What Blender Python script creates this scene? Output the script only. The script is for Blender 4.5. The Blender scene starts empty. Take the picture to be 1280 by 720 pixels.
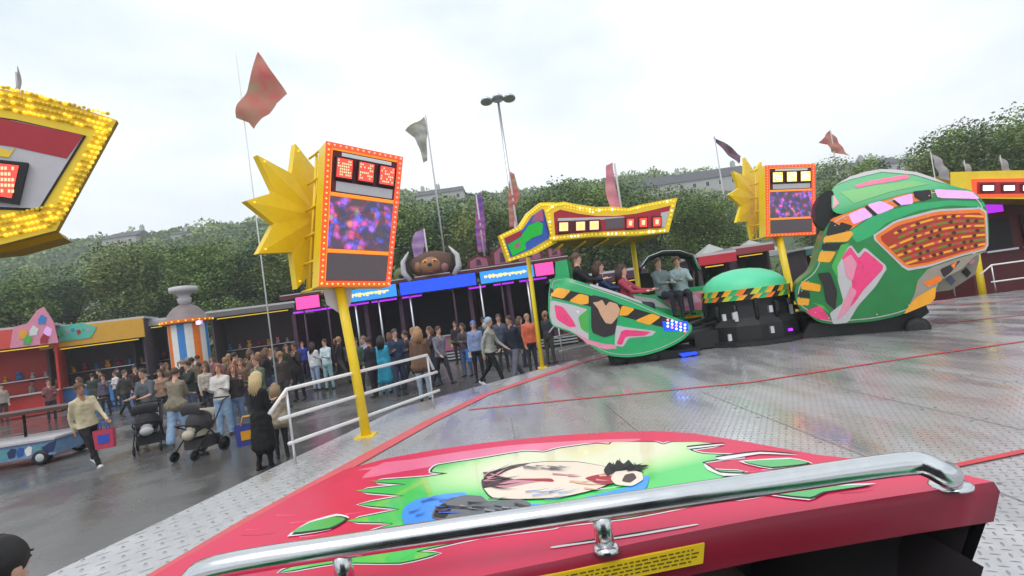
import bpy, math, random
from mathutils import Vector, Matrix, noise
from mathutils.geometry import delaunay_2d_cdt
random.seed(7)
R = math.radians
scn = bpy.context.scene
COL = scn.collection
H = 2.05; PZ = 0.6; FPX = 640.0
ROLL = R(8.0); PITCH = R(2.0)
CAM = Vector((0, 0, H))
FW = Vector((0, math.cos(PITCH), math.sin(PITCH)))
U0 = Vector((0, -math.sin(PITCH), math.cos(PITCH))); R0 = Vector((1, 0, 0))
RT = R0*math.cos(ROLL) - U0*math.sin(ROLL)
UP = U0*math.cos(ROLL) + R0*math.sin(ROLL)
def ray(px, py): return FW + RT*((px-640)/FPX) - UP*((py-360)/FPX)
def W(px, py, Y):
    r = ray(px, py); return CAM + r*(Y/r.y)
def G(px, py, z=0.0):
    r = ray(px, py); return CAM + r*((z-H)/r.z)
def PL(fr, px, py):                       # photo ray onto a local frame's xy plane -> (u, v)
    inv = fr.inverted(); o = inv @ CAM; d = inv.to_3x3() @ ray(px, py)
    p = o + d*(-o.z/d.z); return (p.x, p.y)
def frame(o, ang, tilt=0.0):              # u = horizontal direction at ang, v = up, w towards viewer side
    u = Vector((math.cos(ang), math.sin(ang), 0)); v = Vector((0, 0, 1)); w = u.cross(v)
    m = Matrix((u, v, w)).transposed().to_4x4(); m.translation = o
    return m @ Matrix.Rotation(tilt, 4, 'Z')

# ---------------------------------------------------------------- materials
MATS = {}
def nd(nt, t, **kw):
    n = nt.nodes.new(t)
    for k, v in kw.items(): setattr(n, k, v)
    return n
def mth(nt, op, a, b=None, c=None, clamp=False):
    n = nt.nodes.new('ShaderNodeMath'); n.operation = op; n.use_clamp = clamp
    for i, v in enumerate((a, b, c)):
        if v is None: continue
        if isinstance(v, (int, float)): n.inputs[i].default_value = v
        else: nt.links.new(v, n.inputs[i])
    return n.outputs[0]
def newmat(name):
    m = bpy.data.materials.new(name); m.use_nodes = True
    nt = m.node_tree; nt.nodes.clear()
    o = nd(nt, 'ShaderNodeOutputMaterial'); b = nd(nt, 'ShaderNodeBsdfPrincipled')
    nt.links.new(b.outputs[0], o.inputs[0]); MATS[name] = m
    return m, nt, b
def mat(name, col, rough=0.5, metal=0.0, var=0.18, scale=6.0, bump=0.0, emit=0.0, ecol=None, coat=0.0, trans=0.0):
    if name in MATS: return MATS[name]
    m, nt, b = newmat(name); L = nt.links.new
    tc = nd(nt, 'ShaderNodeTexCoord'); nz = nd(nt, 'ShaderNodeTexNoise')
    nz.inputs['Scale'].default_value = scale; nz.inputs['Detail'].default_value = 5.0
    nz.inputs['Roughness'].default_value = 0.65
    L(tc.outputs['Object'], nz.inputs['Vector'])
    f = mth(nt, 'MULTIPLY_ADD', nz.outputs[0], 2*var, 1.0-var)
    mx = nd(nt, 'ShaderNodeVectorMath', operation='SCALE'); mx.inputs[0].default_value = col[:3]
    L(f, mx.inputs['Scale']); L(mx.outputs[0], b.inputs['Base Color'])
    L(mth(nt, 'MULTIPLY_ADD', nz.outputs[0], 0.3, rough-0.15, clamp=True), b.inputs['Roughness'])
    b.inputs['Metallic'].default_value = metal
    b.inputs['Coat Weight'].default_value = coat; b.inputs['Coat Roughness'].default_value = 0.15
    if emit:
        b.inputs['Emission Color'].default_value = (*(ecol or col)[:3], 1); b.inputs['Emission Strength'].default_value = emit
    if bump:
        bp = nd(nt, 'ShaderNodeBump'); bp.inputs['Strength'].default_value = bump; bp.inputs['Distance'].default_value = 0.02
        n2 = nd(nt, 'ShaderNodeTexNoise'); n2.inputs['Scale'].default_value = scale*2.2; n2.inputs['Detail'].default_value = 6
        L(tc.outputs['Object'], n2.inputs['Vector'])
        L(n2.outputs[0], bp.inputs['Height']); L(bp.outputs[0], b.inputs['Normal'])
    return m
def S(r, g, b):                            # sRGB 0-255 -> linear
    f = lambda c: (c/255/12.92 if c <= 10 else ((c/255+0.055)/1.055)**2.4)
    return (f(r), f(g), f(b))
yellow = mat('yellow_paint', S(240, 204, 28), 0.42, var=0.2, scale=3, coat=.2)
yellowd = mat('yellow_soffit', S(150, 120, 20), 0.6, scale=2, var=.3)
orange = mat('orange_paint', S(238, 120, 25), 0.4)
redl = mat('red_neon', S(255, 70, 30), 0.4, emit=.55, ecol=(1, .12, .03))
orl = mat('orange_neon', S(255, 140, 30), 0.4, emit=.5, ecol=(1, .3, .03))
bulb = mat('warm_bulb', S(255, 215, 50), 0.3, emit=.75, ecol=(1, .66, .05), var=.05)
bulbr = mat('red_bulb', S(255, 150, 130), 0.3, emit=1.0, ecol=(1, .35, .28), var=.05)
crimson = mat('crimson_paint', S(168, 30, 45), 0.45, scale=2.5)
maroon = mat('maroon_paint', S(92, 26, 32), 0.6)
white = mat('white_paint', S(225, 224, 222), 0.45, var=.1)
pale = mat('pale_grey_paint', S(190, 186, 190), 0.45, var=.12)
black = mat('black_rubber', (.012, .012, .014), 0.6, var=.3)
blackm = mat('black_steel', (.018, .018, .02), 0.4, metal=.4, var=.35)
green = mat('green_lacquer', S(28, 165, 98), 0.35, scale=3, var=.26, coat=.35)
greend = mat('deep_green_lacquer', S(20, 122, 56), 0.35, scale=3, var=.35, coat=.35)
greenl = mat('leaf_green_lacquer', S(70, 170, 70), 0.3, scale=3, coat=.5)
mint = mat('mint_dome_paint', S(88, 205, 158), 0.45, scale=2, var=.16)
magenta = mat('magenta_lacquer', S(235, 55, 120), 0.3, coat=.5)
pinkp = mat('pink_lacquer', S(225, 140, 165), 0.35, coat=.4)
lilac = mat('lilac_panel', S(222, 165, 225), 0.3, emit=.25, ecol=(.75, .42, .8))
amber = mat('amber_lacquer', S(240, 165, 25), 0.35, coat=.4)
peach = mat('peach_lacquer', S(205, 160, 130), 0.4)
steel = mat('galvanised_steel', (.62, .63, .65), 0.35, metal=.85, var=.15, scale=9)
chrome = mat('worn_chrome', (.66, .665, .68), 0.2, metal=1, var=.1, scale=20)
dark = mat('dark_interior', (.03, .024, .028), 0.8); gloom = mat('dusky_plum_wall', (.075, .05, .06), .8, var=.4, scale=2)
bluel = mat('blue_lightbox', S(20, 70, 235), 0.4, emit=1.1, ecol=(.01, .05, .85))
cyanl = mat('cyan_lightbox', S(40, 130, 220), 0.4, emit=.75, ecol=(.03, .25, .8))
creaml = mat('cream_lettering', S(245, 225, 130), 0.4, emit=.6, ecol=(.95, .75, .3))
pinkl = mat('pink_lightbox', S(255, 60, 140), 0.4, emit=1.1, ecol=(1, .06, .3))
purl = mat('purple_tube_light', S(170, 40, 220), 0.4, emit=1.3, ecol=(.35, .02, .6))
whl = mat('white_lamp', (1, 1, 1), .3, emit=2.2, ecol=(1, .97, .95), var=.02)
wblue = mat('blue_white_led', (.7, .8, 1), .3, emit=2.0, ecol=(.45, .6, 1), var=.02)
redled = mat('red_led_window', S(250, 50, 40), .3, emit=1.1, ecol=(1, .07, .05), var=.05)
peachled = mat('peach_led_window', S(255, 190, 140), .3, emit=1.0, ecol=(1, .5, .28), var=.05)
yelled = mat('yellow_led_window', S(255, 220, 90), .3, emit=1.0, ecol=(1, .65, .12), var=.05)
skin1 = mat('skin', S(205, 150, 125), .55, var=.1)
tire = black

def screen_mat():
    m, nt, b = newmat('led_video_screen'); L = nt.links.new
    tc = nd(nt, 'ShaderNodeTexCoord')
    v = nd(nt, 'ShaderNodeTexVoronoi', feature='F1'); v.inputs['Scale'].default_value = 11; L(tc.outputs['Object'], v.inputs['Vector'])
    n = nd(nt, 'ShaderNodeTexNoise'); n.inputs['Scale'].default_value = 6.5; n.inputs['Detail'].default_value = 3; L(tc.outputs['Object'], n.inputs['Vector'])
    cr = nd(nt, 'ShaderNodeValToRGB'); e = cr.color_ramp.elements
    e[0].position = .0; e[0].color = (.03, .03, .3, 1); e[1].position = 1; e[1].color = (.02, .4, .3, 1)
    for p, c in ((.3, (.06, .05, .5, 1)), (.42, (.75, .05, .35, 1)), (.5, (.08, .1, .9, 1)), (.6, (.3, .08, .6, 1)), (.72, (.7, .03, .08, 1))):
        x = e.new(p); x.color = c
    L(v.outputs['Color'], cr.inputs[0])
    msk = mth(nt, 'SUBTRACT', 1.0, mth(nt, 'MULTIPLY', v.outputs['Distance'], 1.1), clamp=True)
    msk = mth(nt, 'MULTIPLY', msk, mth(nt, 'MULTIPLY_ADD', n.outputs[0], 6.0, -2.75, clamp=True))
    b.inputs['Base Color'].default_value = (.09, .085, .10, 1); b.inputs['Roughness'].default_value = .35
    L(cr.outputs[0], b.inputs['Emission Color']); L(mth(nt, 'MULTIPLY_ADD', msk, 2.2, .10), b.inputs['Emission Strength'])
    return m
screenm = screen_mat()
greyscreen = mat('unlit_led_panel', S(95, 84, 88), .5, scale=20, var=.2)

def asphalt_mat():
    m, nt, b = newmat('wet_asphalt'); L = nt.links.new
    tc = nd(nt, 'ShaderNodeTexCoord')
    n1 = nd(nt, 'ShaderNodeTexNoise'); n1.inputs['Scale'].default_value = .35; n1.inputs['Detail'].default_value = 6; n1.inputs['Roughness'].default_value = .6
    n2 = nd(nt, 'ShaderNodeTexNoise'); n2.inputs['Scale'].default_value = 60; n2.inputs['Detail'].default_value = 3
    n3 = nd(nt, 'ShaderNodeTexNoise'); n3.inputs['Scale'].default_value = 2.5; n3.inputs['Detail'].default_value = 8
    for n in (n1, n2, n3): L(tc.outputs['Object'], n.inputs['Vector'])
    wet = mth(nt, 'MULTIPLY_ADD', n1.outputs[0], 5.0, -1.7, clamp=True)
    L(mth(nt, 'MULTIPLY_ADD', wet, -.31, .46), b.inputs['Roughness'])
    v = mth(nt, 'MULTIPLY_ADD', n2.outputs[0], .06, .07)
    v = mth(nt, 'ADD', v, mth(nt, 'MULTIPLY_ADD', n3.outputs[0], .07, -.03))
    v = mth(nt, 'MULTIPLY', v, mth(nt, 'MULTIPLY_ADD', wet, -.3, 1.15))
    cc = nd(nt, 'ShaderNodeCombineColor'); L(v, cc.inputs[0]); L(mth(nt, 'MULTIPLY', v, .95), cc.inputs[1]); L(mth(nt, 'MULTIPLY', v, .93), cc.inputs[2])
    L(cc.outputs[0], b.inputs['Base Color'])
    bp = nd(nt, 'ShaderNodeBump'); bp.inputs['Distance'].default_value = .006
    L(mth(nt, 'MULTIPLY_ADD', wet, -.45, .6), bp.inputs['Strength']); L(n2.outputs[0], bp.inputs['Height']); L(bp.outputs[0], b.inputs['Normal'])
    return m
def plate_mat(name, base, pitch=.055, ang=0.5, dk=.55):
    m, nt, b = newmat(name); L = nt.links.new
    tc = nd(nt, 'ShaderNodeTexCoord'); mp = nd(nt, 'ShaderNodeMapping'); mp.inputs['Rotation'].default_value = (0, 0, ang)
    mp.inputs['Scale'].default_value = (1/pitch, 1/pitch, 1/pitch)
    L(tc.outputs['Object'], mp.inputs[0]); sp = nd(nt, 'ShaderNodeSeparateXYZ'); L(mp.outputs[0], sp.inputs[0])
    x, y = sp.outputs[0], sp.outputs[1]
    fx, fy = mth(nt, 'FLOOR', x), mth(nt, 'FLOOR', y)
    par = mth(nt, 'FLOORED_MODULO', mth(nt, 'ADD', fx, fy), 2.0)
    qx, qy = mth(nt, 'SUBTRACT', mth(nt, 'FRACT', x), .5), mth(nt, 'SUBTRACT', mth(nt, 'FRACT', y), .5)
    ip = mth(nt, 'SUBTRACT', 1.0, par)
    a = mth(nt, 'ADD', mth(nt, 'MULTIPLY', qx, par), mth(nt, 'MULTIPLY', qy, ip))
    c = mth(nt, 'ADD', mth(nt, 'MULTIPLY', qy, par), mth(nt, 'MULTIPLY', qx, ip))
    d = mth(nt, 'ADD', mth(nt, 'POWER', mth(nt, 'ABSOLUTE', mth(nt, 'DIVIDE', a, .42)), 2), mth(nt, 'POWER', mth(nt, 'ABSOLUTE', mth(nt, 'DIVIDE', c, .13)), 2))
    mask = mth(nt, 'SUBTRACT', 1.0, d, clamp=True)
    n1 = nd(nt, 'ShaderNodeTexNoise'); n1.inputs['Scale'].default_value = .7; n1.inputs['Detail'].default_value = 7; n1.inputs['Roughness'].default_value = .7
    L(tc.outputs['Object'], n1.inputs['Vector'])
    n4 = nd(nt, 'ShaderNodeTexNoise'); n4.inputs['Scale'].default_value = 14; n4.inputs['Detail'].default_value = 6
    L(tc.outputs['Object'], n4.inputs['Vector'])
    v = mth(nt, 'MULTIPLY_ADD', n1.outputs[0], .95, .5)
    v = mth(nt, 'MULTIPLY', v, mth(nt, 'MULTIPLY_ADD', n4.outputs[0], .3, .85))
    side = mth(nt, 'MULTIPLY', mth(nt, 'SMOOTH_MIN', mask, .35, .05), 1.0)
    v = mth(nt, 'MULTIPLY', v, mth(nt, 'MULTIPLY_ADD', side, -dk*2, 1.0))
    sc = nd(nt, 'ShaderNodeVectorMath', operation='SCALE'); sc.inputs[0].default_value = base; L(v, sc.inputs['Scale'])
    L(sc.outputs[0], b.inputs['Base Color']); b.inputs['Metallic'].default_value = .6
    m3 = nd(nt, 'ShaderNodeMapping'); m3.inputs['Rotation'].default_value = (0, 0, .35); m3.inputs['Scale'].default_value = (2.6, .45, 1); L(tc.outputs['Object'], m3.inputs[0])
    n5 = nd(nt, 'ShaderNodeTexNoise'); n5.inputs['Scale'].default_value = 1.1; n5.inputs['Detail'].default_value = 6; L(m3.outputs[0], n5.inputs[0])
    L(mth(nt, 'MULTIPLY_ADD', mth(nt, 'ADD', n1.outputs[0], n5.outputs[0]), -.75, 1.02, clamp=True), b.inputs['Roughness'])
    bp = nd(nt, 'ShaderNodeBump'); bp.inputs['Strength'].default_value = .45; bp.inputs['Distance'].default_value = .006
    L(mask, bp.inputs['Height']); L(bp.outputs[0], b.inputs['Normal'])
    return m
asph = asphalt_mat()
plate = plate_mat('checker_plate', (.53, .515, .53), dk=.5)
plate2 = plate_mat('worn_edge_plate', (.55, .54, .55), .12, .9, .25)
redline = mat('worn_red_paint', S(205, 60, 68), .5, scale=12, var=.35)

# ---------------------------------------------------------------- mesh builder
class MB:
    def __init__(s, M=None): s.v = []; s.f = []; s.m = []; s.ms = []; s.sm = []; s.M = M or Matrix()
    def mi(s, m):
        if m not in s.ms: s.ms.append(m)
        return s.ms.index(m)
    def add(s, vs, fs, m, smooth=False, M=None):
        k = len(s.v); T = s.M @ M if M else s.M
        s.v += [T @ Vector(p) for p in vs]
        i = s.mi(m)
        for f in fs: s.f.append([a+k for a in f]); s.m.append(i); s.sm.append(smooth)
        return s
    def box(s, c, d, m, M=None, ch=.0):
        x, y, z = [a/2 for a in d]
        vs = [(c[0]+i*x, c[1]+j*y, c[2]+k*z) for i in (-1, 1) for j in (-1, 1) for k in (-1, 1)]
        return s.add(vs, [(0, 1, 3, 2), (4, 6, 7, 5), (0, 4, 5, 1), (2, 3, 7, 6), (0, 2, 6, 4), (1, 5, 7, 3)], m, M=M)
    def prism(s, poly, z0, z1, m, M=None, side=None):
        n = len(poly)
        a = sum(poly[i][0]*poly[(i+1) % n][1]-poly[(i+1) % n][0]*poly[i][1] for i in range(n))
        if a < 0: poly = poly[::-1]
        vs = [(p[0], p[1], z0) for p in poly]+[(p[0], p[1], z1) for p in poly]
        s.add(vs, [tuple(range(n, 2*n)), tuple(range(n-1, -1, -1))], m, M=M)
        s.add(vs, [(i, (i+1) % n, n+(i+1) % n, n+i) for i in range(n)], side or m, M=M)
        return s
    def tube(s, pts, r, m, n=10, cap=True, M=None):
        pts = [Vector(p) for p in pts]; rs = r if isinstance(r, (list, tuple)) else [r]*len(pts)
        vs, fs = [], []; ref = Vector((0, 0, 1))
        t0 = (pts[1]-pts[0]).normalized()
        if abs(t0.dot(ref)) > .9: ref = Vector((1, 0, 0))
        a = t0.cross(ref).normalized()
        for i, p in enumerate(pts):
            t = ((pts[min(i+1, len(pts)-1)]-pts[max(i-1, 0)])).normalized()
            a = (a-t*a.dot(t)).normalized(); b = t.cross(a)
            for k in range(n):
                w = 2*math.pi*k/n; vs.append(p+(a*math.cos(w)+b*math.sin(w))*rs[i])
        for i in range(len(pts)-1):
            for k in range(n):
                k2 = (k+1) % n; fs.append((i*n+k, i*n+k2, (i+1)*n+k2, (i+1)*n+k))
        if cap: fs += [tuple(range(n-1, -1, -1)), tuple(range((len(pts)-1)*n, len(pts)*n))]
        return s.add(vs, fs, m, True, M=M)
    def lathe(s, prof, m, n=24, M=None, smooth=True, a0=0, a1=2*math.pi):
        vs, fs = [], []; full = abs(a1-a0-2*math.pi) < 1e-6; c = n if full else n+1
        for (r, z) in prof:
            for k in range(c):
                w = a0+(a1-a0)*k/n; vs.append((r*math.cos(w), r*math.sin(w), z))
        for i in range(len(prof)-1):
            for k in range(n):
                k2 = (k+1) % c; fs.append((i*c+k, i*c+k2, (i+1)*c+k2, (i+1)*c+k))
        return s.add(vs, fs, m, smooth, M=M)
    def ball(s, c, r, m, n=8, M=None):
        rx, ry, rz = r if isinstance(r, (tuple, list)) else (r, r, r)
        vs, fs = [], []
        for i in range(n+1):
            t = math.pi*i/n
            for k in range(2*n):
                w = math.pi*k/n; vs.append((c[0]+rx*math.sin(t)*math.cos(w), c[1]+ry*math.sin(t)*math.sin(w), c[2]+rz*math.cos(t)))
        for i in range(n):
            for k in range(2*n):
                k2 = (k+1) % (2*n); fs.append((i*2*n+k, (i+1)*2*n+k, (i+1)*2*n+k2, i*2*n+k2))
        return s.add(vs, fs, m, True, M=M)
    def patch(s, poly, h, eps, m, step=.12, back=None, M=None):     # polygon laid on the height field h(x, y)
        n = len(poly); pts = []
        for i in range(n):
            a, b = Vector(poly[i][:2]), Vector(poly[(i+1) % n][:2]); k = max(1, int((b-a).length/step))
            pts += [a.lerp(b, j/k) for j in range(k)]
        ne = len(pts); edges = [(i, (i+1) % ne) for i in range(ne)]
        x0, x1 = min(p.x for p in pts), max(p.x for p in pts); y0, y1 = min(p.y for p in pts), max(p.y for p in pts)
        def inside(q):
            c = False
            for i in range(n):
                ax, ay = poly[i][:2]; bx, by = poly[(i+1) % n][:2]
                if (ay > q.y) != (by > q.y) and q.x < (bx-ax)*(q.y-ay)/(by-ay)+ax: c = not c
            return c
        gx = int((x1-x0)/step); gy = int((y1-y0)/step)
        for i in range(1, gx+1):
            for j in range(1, gy+1):
                q = Vector((x0+i*step, y0+j*step))
                if inside(q) and min((q-p).length for p in pts[:ne]) > step*.35: pts.append(q)
        vo, _, fo, *_ = delaunay_2d_cdt(pts, edges, [], 1, 1e-5)
        s.add([(p.x, p.y, h(p.x, p.y)+eps) for p in vo], [tuple(f) for f in fo], m, True, M=M)
        if back is not None:
            vs = [(p.x, p.y, h(p.x, p.y)+eps) for p in pts[:ne]]+[(p.x, p.y, back) for p in pts[:ne]]
            s.add(vs, [(i, (i+1) % ne, ne+(i+1) % ne, ne+i) for i in range(ne)], m, M=M)
            s.add([(p.x, p.y, back) for p in vo], [tuple(f[::-1]) for f in fo], m, M=M)
        return s
    def build(s, name, parent=None, local=False, loc=None, rot=None):
        me = bpy.data.meshes.new(name)
        vs = s.v
        if parent is not None and not local:
            M_ = Matrix(); q = parent
            while q is not None: M_ = q.matrix_basis @ M_; q = q.parent
            mi = M_.inverted(); vs = [mi @ v for v in vs]
        elif parent is None and loc is not None:
            vs = [v-Vector(loc) for v in vs]
        me.from_pydata(vs, [], s.f)
        for m in s.ms: me.materials.append(m)
        me.polygons.foreach_set('material_index', s.m); me.polygons.foreach_set('use_smooth', s.sm)
        me.update(); me.validate()
        o = bpy.data.objects.new(name, me); COL.objects.link(o)
        if parent is not None: o.parent = parent
        elif loc is not None: o.location = loc
        return o
def tag(o, label=None, cat=None, group=None, kind=None):
    if label: o['label'] = label
    if cat: o['category'] = cat
    if group: o['group'] = group
    if kind: o['kind'] = kind
    return o
def thing(name, label, cat, loc, rz=0, group=None, tilt=0):
    o = bpy.data.objects.new(name, None); COL.objects.link(o); o.empty_display_size = .1
    o.rotation_euler = (0, tilt, rz); o.location = loc
    return tag(o, label, cat, group)
def mbasis(o): return Matrix.LocRotScale(o.location, o.rotation_euler, o.scale)

def chaik(p, n=1, k=.22):
    for _ in range(n):
        q = []
        for i in range(len(p)):
            a, c = p[i], p[(i+1) % len(p)]; q += [(a[0]+(c[0]-a[0])*k, a[1]+(c[1]-a[1])*k), (a[0]+(c[0]-a[0])*(1-k), a[1]+(c[1]-a[1])*(1-k))]
        p = q
    return p
def catm(p, n=4):
    q = []; L_ = len(p)
    for i in range(L_):
        a, b_, c, d = p[i-1], p[i], p[(i+1) % L_], p[(i+2) % L_]
        for k in range(n):
            t = k/n; q.append(tuple(b_[j]*(2*t**3-3*t**2+1)+c[j]*(-2*t**3+3*t**2)+(c[j]-a[j])*.26*(t**3-2*t**2+t)+(d[j]-b_[j])*.26*(t**3-t**2) for j in (0, 1)))
    return q
def offs(p, dx, dy):
    n = len(p); a = sum(p[i][0]*p[(i+1) % n][1]-p[(i+1) % n][0]*p[i][1] for i in range(n)); sg = 1 if a > 0 else -1; q = []
    for i in range(n):
        e1 = Vector((p[i][0]-p[i-1][0], p[i][1]-p[i-1][1])); e2 = Vector((p[(i+1) % n][0]-p[i][0], p[(i+1) % n][1]-p[i][1]))
        if e1.length < 1e-6 or e2.length < 1e-6: q.append(p[i]); continue
        e1.normalize(); e2.normalize(); nn = Vector((e1.y+e2.y, -e1.x-e2.x))
        if nn.length < .3: nn = (e1-e2)
        nn.normalize(); q.append((p[i][0]+sg*nn.x*dx, p[i][1]+sg*nn.y*dy))
    return q
# ---------------------------------------------------------------- setting
me = MB(); me.add([(-300, -150, 0), (300, -150, 0), (300, 330, 0), (-300, 330, 0)], [(0, 1, 2, 3)], asph)
tag(me.build('ground'), kind='structure')
outer = [(-4.3, -4), (-4.0, 1.5), (-3.6, 3.7), (-3.03, 5.78), (-2.17, 8.76), (.45, 11.35), (2.3, 12.9), (6.5, 14.2), (11.4, 13.9), (13.2, 13.6), (17, 9), (17, -4)]
b = MB(); b.prism(outer, PZ-.12, PZ, plate, side=steel)
inn = [((x*.985+.05), (y*.985)) for x, y in outer]
b.prism(inn, .02, PZ-.122, dark)
tag(b.build('ride_platform'), 'silver checker plate platform of the fairground ride with red painted lines', 'platform')
plat = bpy.data.objects['ride_platform']
def strip(b, pts, w, z, m):
    P = [Vector((p[0], p[1])) for p in pts]; L_, R_ = [], []
    for i, p in enumerate(P):
        t = (P[min(i+1, len(P)-1)]-P[max(i-1, 0)]).normalized(); nn = Vector((-t.y, t.x))*w/2
        L_.append((p.x+nn.x, p.y+nn.y, z)); R_.append((p.x-nn.x, p.y-nn.y, z))
    n = len(P); b.add(L_+R_, [(n+i, n+i+1, i+1, i) for i in range(n-1)], m)
b = MB()
# light edge strip between kerb and red band
rim = [(-3.35, -4), (-2.95, 1.2), (-2.58, 3.46), (-2.38, 4.3), (-1.95, 5.6), (-1.42, 7.2), (-.72, 8.84), (1.4, 11.5), (2.8, 12.4), (6.6, 13.5), (11.2, 13.2)]
edge = [(-4.28, -4), (-3.98, 1.5), (-3.58, 3.7), (-3.0, 5.78), (-2.12, 8.76), (.47, 11.32), (2.32, 12.85)]
rimi = [r for r in rim[:9]]
b.add([(x, y, PZ+.004) for x, y in edge]+[(x, y, PZ+.004) for x, y in (rim[0], rim[1], rim[2], rim[4], rim[6], rim[7], rim[8])], [(i, i+7, i+8, i+1) for i in range(6)], plate2)
b.build('edge_plate', plat)
b = MB(); strip(b, rim, .21, PZ+.009, mat('faded_red_band', S(208, 84, 90), .5, scale=9, var=.35)); b.build('red_border_line', plat)
for pts in ([(586, 512.5), (765, 495), (940, 478), (1140, 447), (1280, 427), (1420, 405)], [(1075, 608), (1280, 565), (1500, 515)]):
    b = MB(); strip(b, [G(*p, PZ) for p in pts], .055, PZ+.0085, redline)
    b.build('red_panel_line', plat)
for pts in ([(1000, 424), (1150, 407), (1280, 394), (1400, 382)], [(1180, 383), (1290, 374)]):
    b = MB(); strip(b, [G(*p, PZ) for p in pts], .07, PZ+.0085, redline)
    b.build('red_panel_line', plat)
seam = mat('plate_joint', (.16, .155, .155), .7); screw = mat('screw_head', (.3, .3, .3), .4, metal=.7)
b = MB()
for k in range(-1, 8):
    x = .9+k*1.25; strip(b, [(x+.25, 3.62), (x+.1, 6.75)], .007, PZ+.0044, seam); strip(b, [(x+.5, .2), (x+.45, 3.3)], .007, PZ+.0044, seam)
    for t in range(7):
        for dx in (-.06, .06): b.box((x+.25+dx-.15*t/6, 3.75+t*.48, PZ+.003), (.018, .018, .004), screw); b.box((x+.5+dx, .4+t*.45, PZ+.003), (.018, .018, .004), screw)
b.build('plate_joint', plat)
# hills
hillm = mat('hill_scrub', (.05, .075, .028), .9, var=.6, scale=.12)
pts = []
ridge = [(-160, 335), (0, 326), (130, 303), (300, 288), (400, 270), (520, 248), (640, 246), (800, 225), (960, 222), (1120, 205), (1280, 190), (1450, 172)]
vs = []; YR = 170
def rz(px, py, Y): return W(px, py, Y)
top = []
for i in range(len(ridge)-1):
    for k in range(8):
        t = k/8; px = ridge[i][0]*(1-t)+ridge[i+1][0]*t; py = ridge[i][1]*(1-t)+ridge[i+1][1]*t
        top.append(W(px, py+random.uniform(-.8, 2.4), YR))
rows = 9; n = len(top)
for r_ in range(rows):
    t = r_/(rows-1)
    for p in top:
        z = -1+(p.z+1)*(math.sin(t*math.pi/2)**1.3)
        vs.append((p.x, 95+(YR-95)*t, z+(noise.noise((p.x*.05, t*5, 3))*2.2 if 0 < r_ < rows-1 else 0)))
for p in top: vs.append((p.x, YR+60, -2))
rows += 1
b = MB(); b.add(vs, [(i*n+k, i*n+k+1, (i+1)*n+k+1, (i+1)*n+k) for i in range(rows-1) for k in range(n-1)], hillm, True)
tag(b.build('hill'), kind='structure')
HB = (vs, n)

# ---------------------------------------------------------------- trees
leafm = []
for nm, c in (('leaf_green', (.12, .20, .04)), ('leaf_dark', (.065, .115, .028)), ('leaf_light', (.19, .27, .06))):
    m = mat(nm, c, .65, var=.35, scale=1.2); leafm.append(m)
LP = [leafm, [mat('leaf_olive', (.15, .20, .045), .65, var=.35, scale=1.2), leafm[1], mat('leaf_yellowish', (.22, .27, .07), .65, var=.3, scale=1.2)],
      [mat('leaf_cool', (.09, .165, .055), .65, var=.35, scale=1.2), mat('leaf_cool_dark', (.05, .095, .035), .65, var=.35, scale=1.2), leafm[0]], leafm]
bark = mat('bark', (.07, .055, .04), .9, bump=.5)
def tree_meshes(seed, hgt, rad, nleaf):
    rnd = random.Random(seed); t = MB(); th = hgt*.42
    t.tube([(0, 0, 0), (.05, .03, th*.5), (0, 0, th), (.15, .1, hgt*.75)], [.22, .17, .14, .05], bark, 8)
    c = MB(); blobs = []
    for i in range(15):
        a = rnd.uniform(0, 6.28); rr = rad*rnd.uniform(.1, .72); z = hgt*rnd.uniform(.33, .84)
        k = rnd.uniform(.30, .5)*rad
        blobs.append(((rr*math.cos(a), rr*math.sin(a), z), (k, k, k*rnd.uniform(.65, .95))))
        t.tube([(0, 0, min(th, z-.3)), (rr*.5*math.cos(a), rr*.5*math.sin(a), z*.85), blobs[-1][0]], [.09, .05, .02], bark, 5)
    blobs.append(((0, 0, hgt*.86), (rad*.4, rad*.4, hgt*.15)))
    vs = {0: [], 1: [], 2: []}
    for i in range(nleaf):
        (cx, cy, cz), (kx, ky, kz) = rnd.choice(blobs)
        d = Vector((rnd.gauss(0, 1), rnd.gauss(0, 1), rnd.gauss(0, 1))).normalized()*(rnd.random()**.33)*rnd.uniform(.85, 1.12)
        p = Vector((cx+d.x*kx, cy+d.y*ky, cz+d.z*kz))
        a = Vector((rnd.uniform(-1, 1), rnd.uniform(-1, 1), rnd.uniform(-.5, .5))).normalized()
        q = a.cross(Vector((rnd.uniform(-1, 1), rnd.uniform(-1, 1), rnd.uniform(-1, 1)))).normalized()
        s_ = rnd.uniform(.06, .13)
        g = noise.noise(p*.55+Vector((seed, 0, 0)))
        vs[2 if g > .18 else (1 if g < -.15 else 0)] += [p-a*s_, p+q*s_*.55, p+a*s_, p-q*s_*.55]
    for k in vs:
        c.add(vs[k], [(4*i, 4*i+1, 4*i+2, 4*i+3) for i in range(len(vs[k])//4)], LP[(seed-11) % 4][k])
    ob = t.build('trunk'), c.build('crown')
    ms = [o.data for o in ob]
    for o in ob: bpy.data.objects.remove(o)
    return ms
TM = [tree_meshes(11+i, 10, 3.6+.4*(i % 2), 17000) for i in range(4)]
def tree(px, topy, Y, label, k, w=1.0):
    p = W(px, topy, Y); s = p.z/10.0
    o = thing('broadleaf_tree', label, 'tree', (p.x, Y, 0), random.uniform(0, 6.28), 'trees behind the fairground')
    o.scale = (s*w, s*w, s)
    for nm, m in zip(('trunk', 'crown'), TM[k % 4]):
        c = bpy.data.objects.new(nm, m); COL.objects.link(c); c.parent = o
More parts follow.
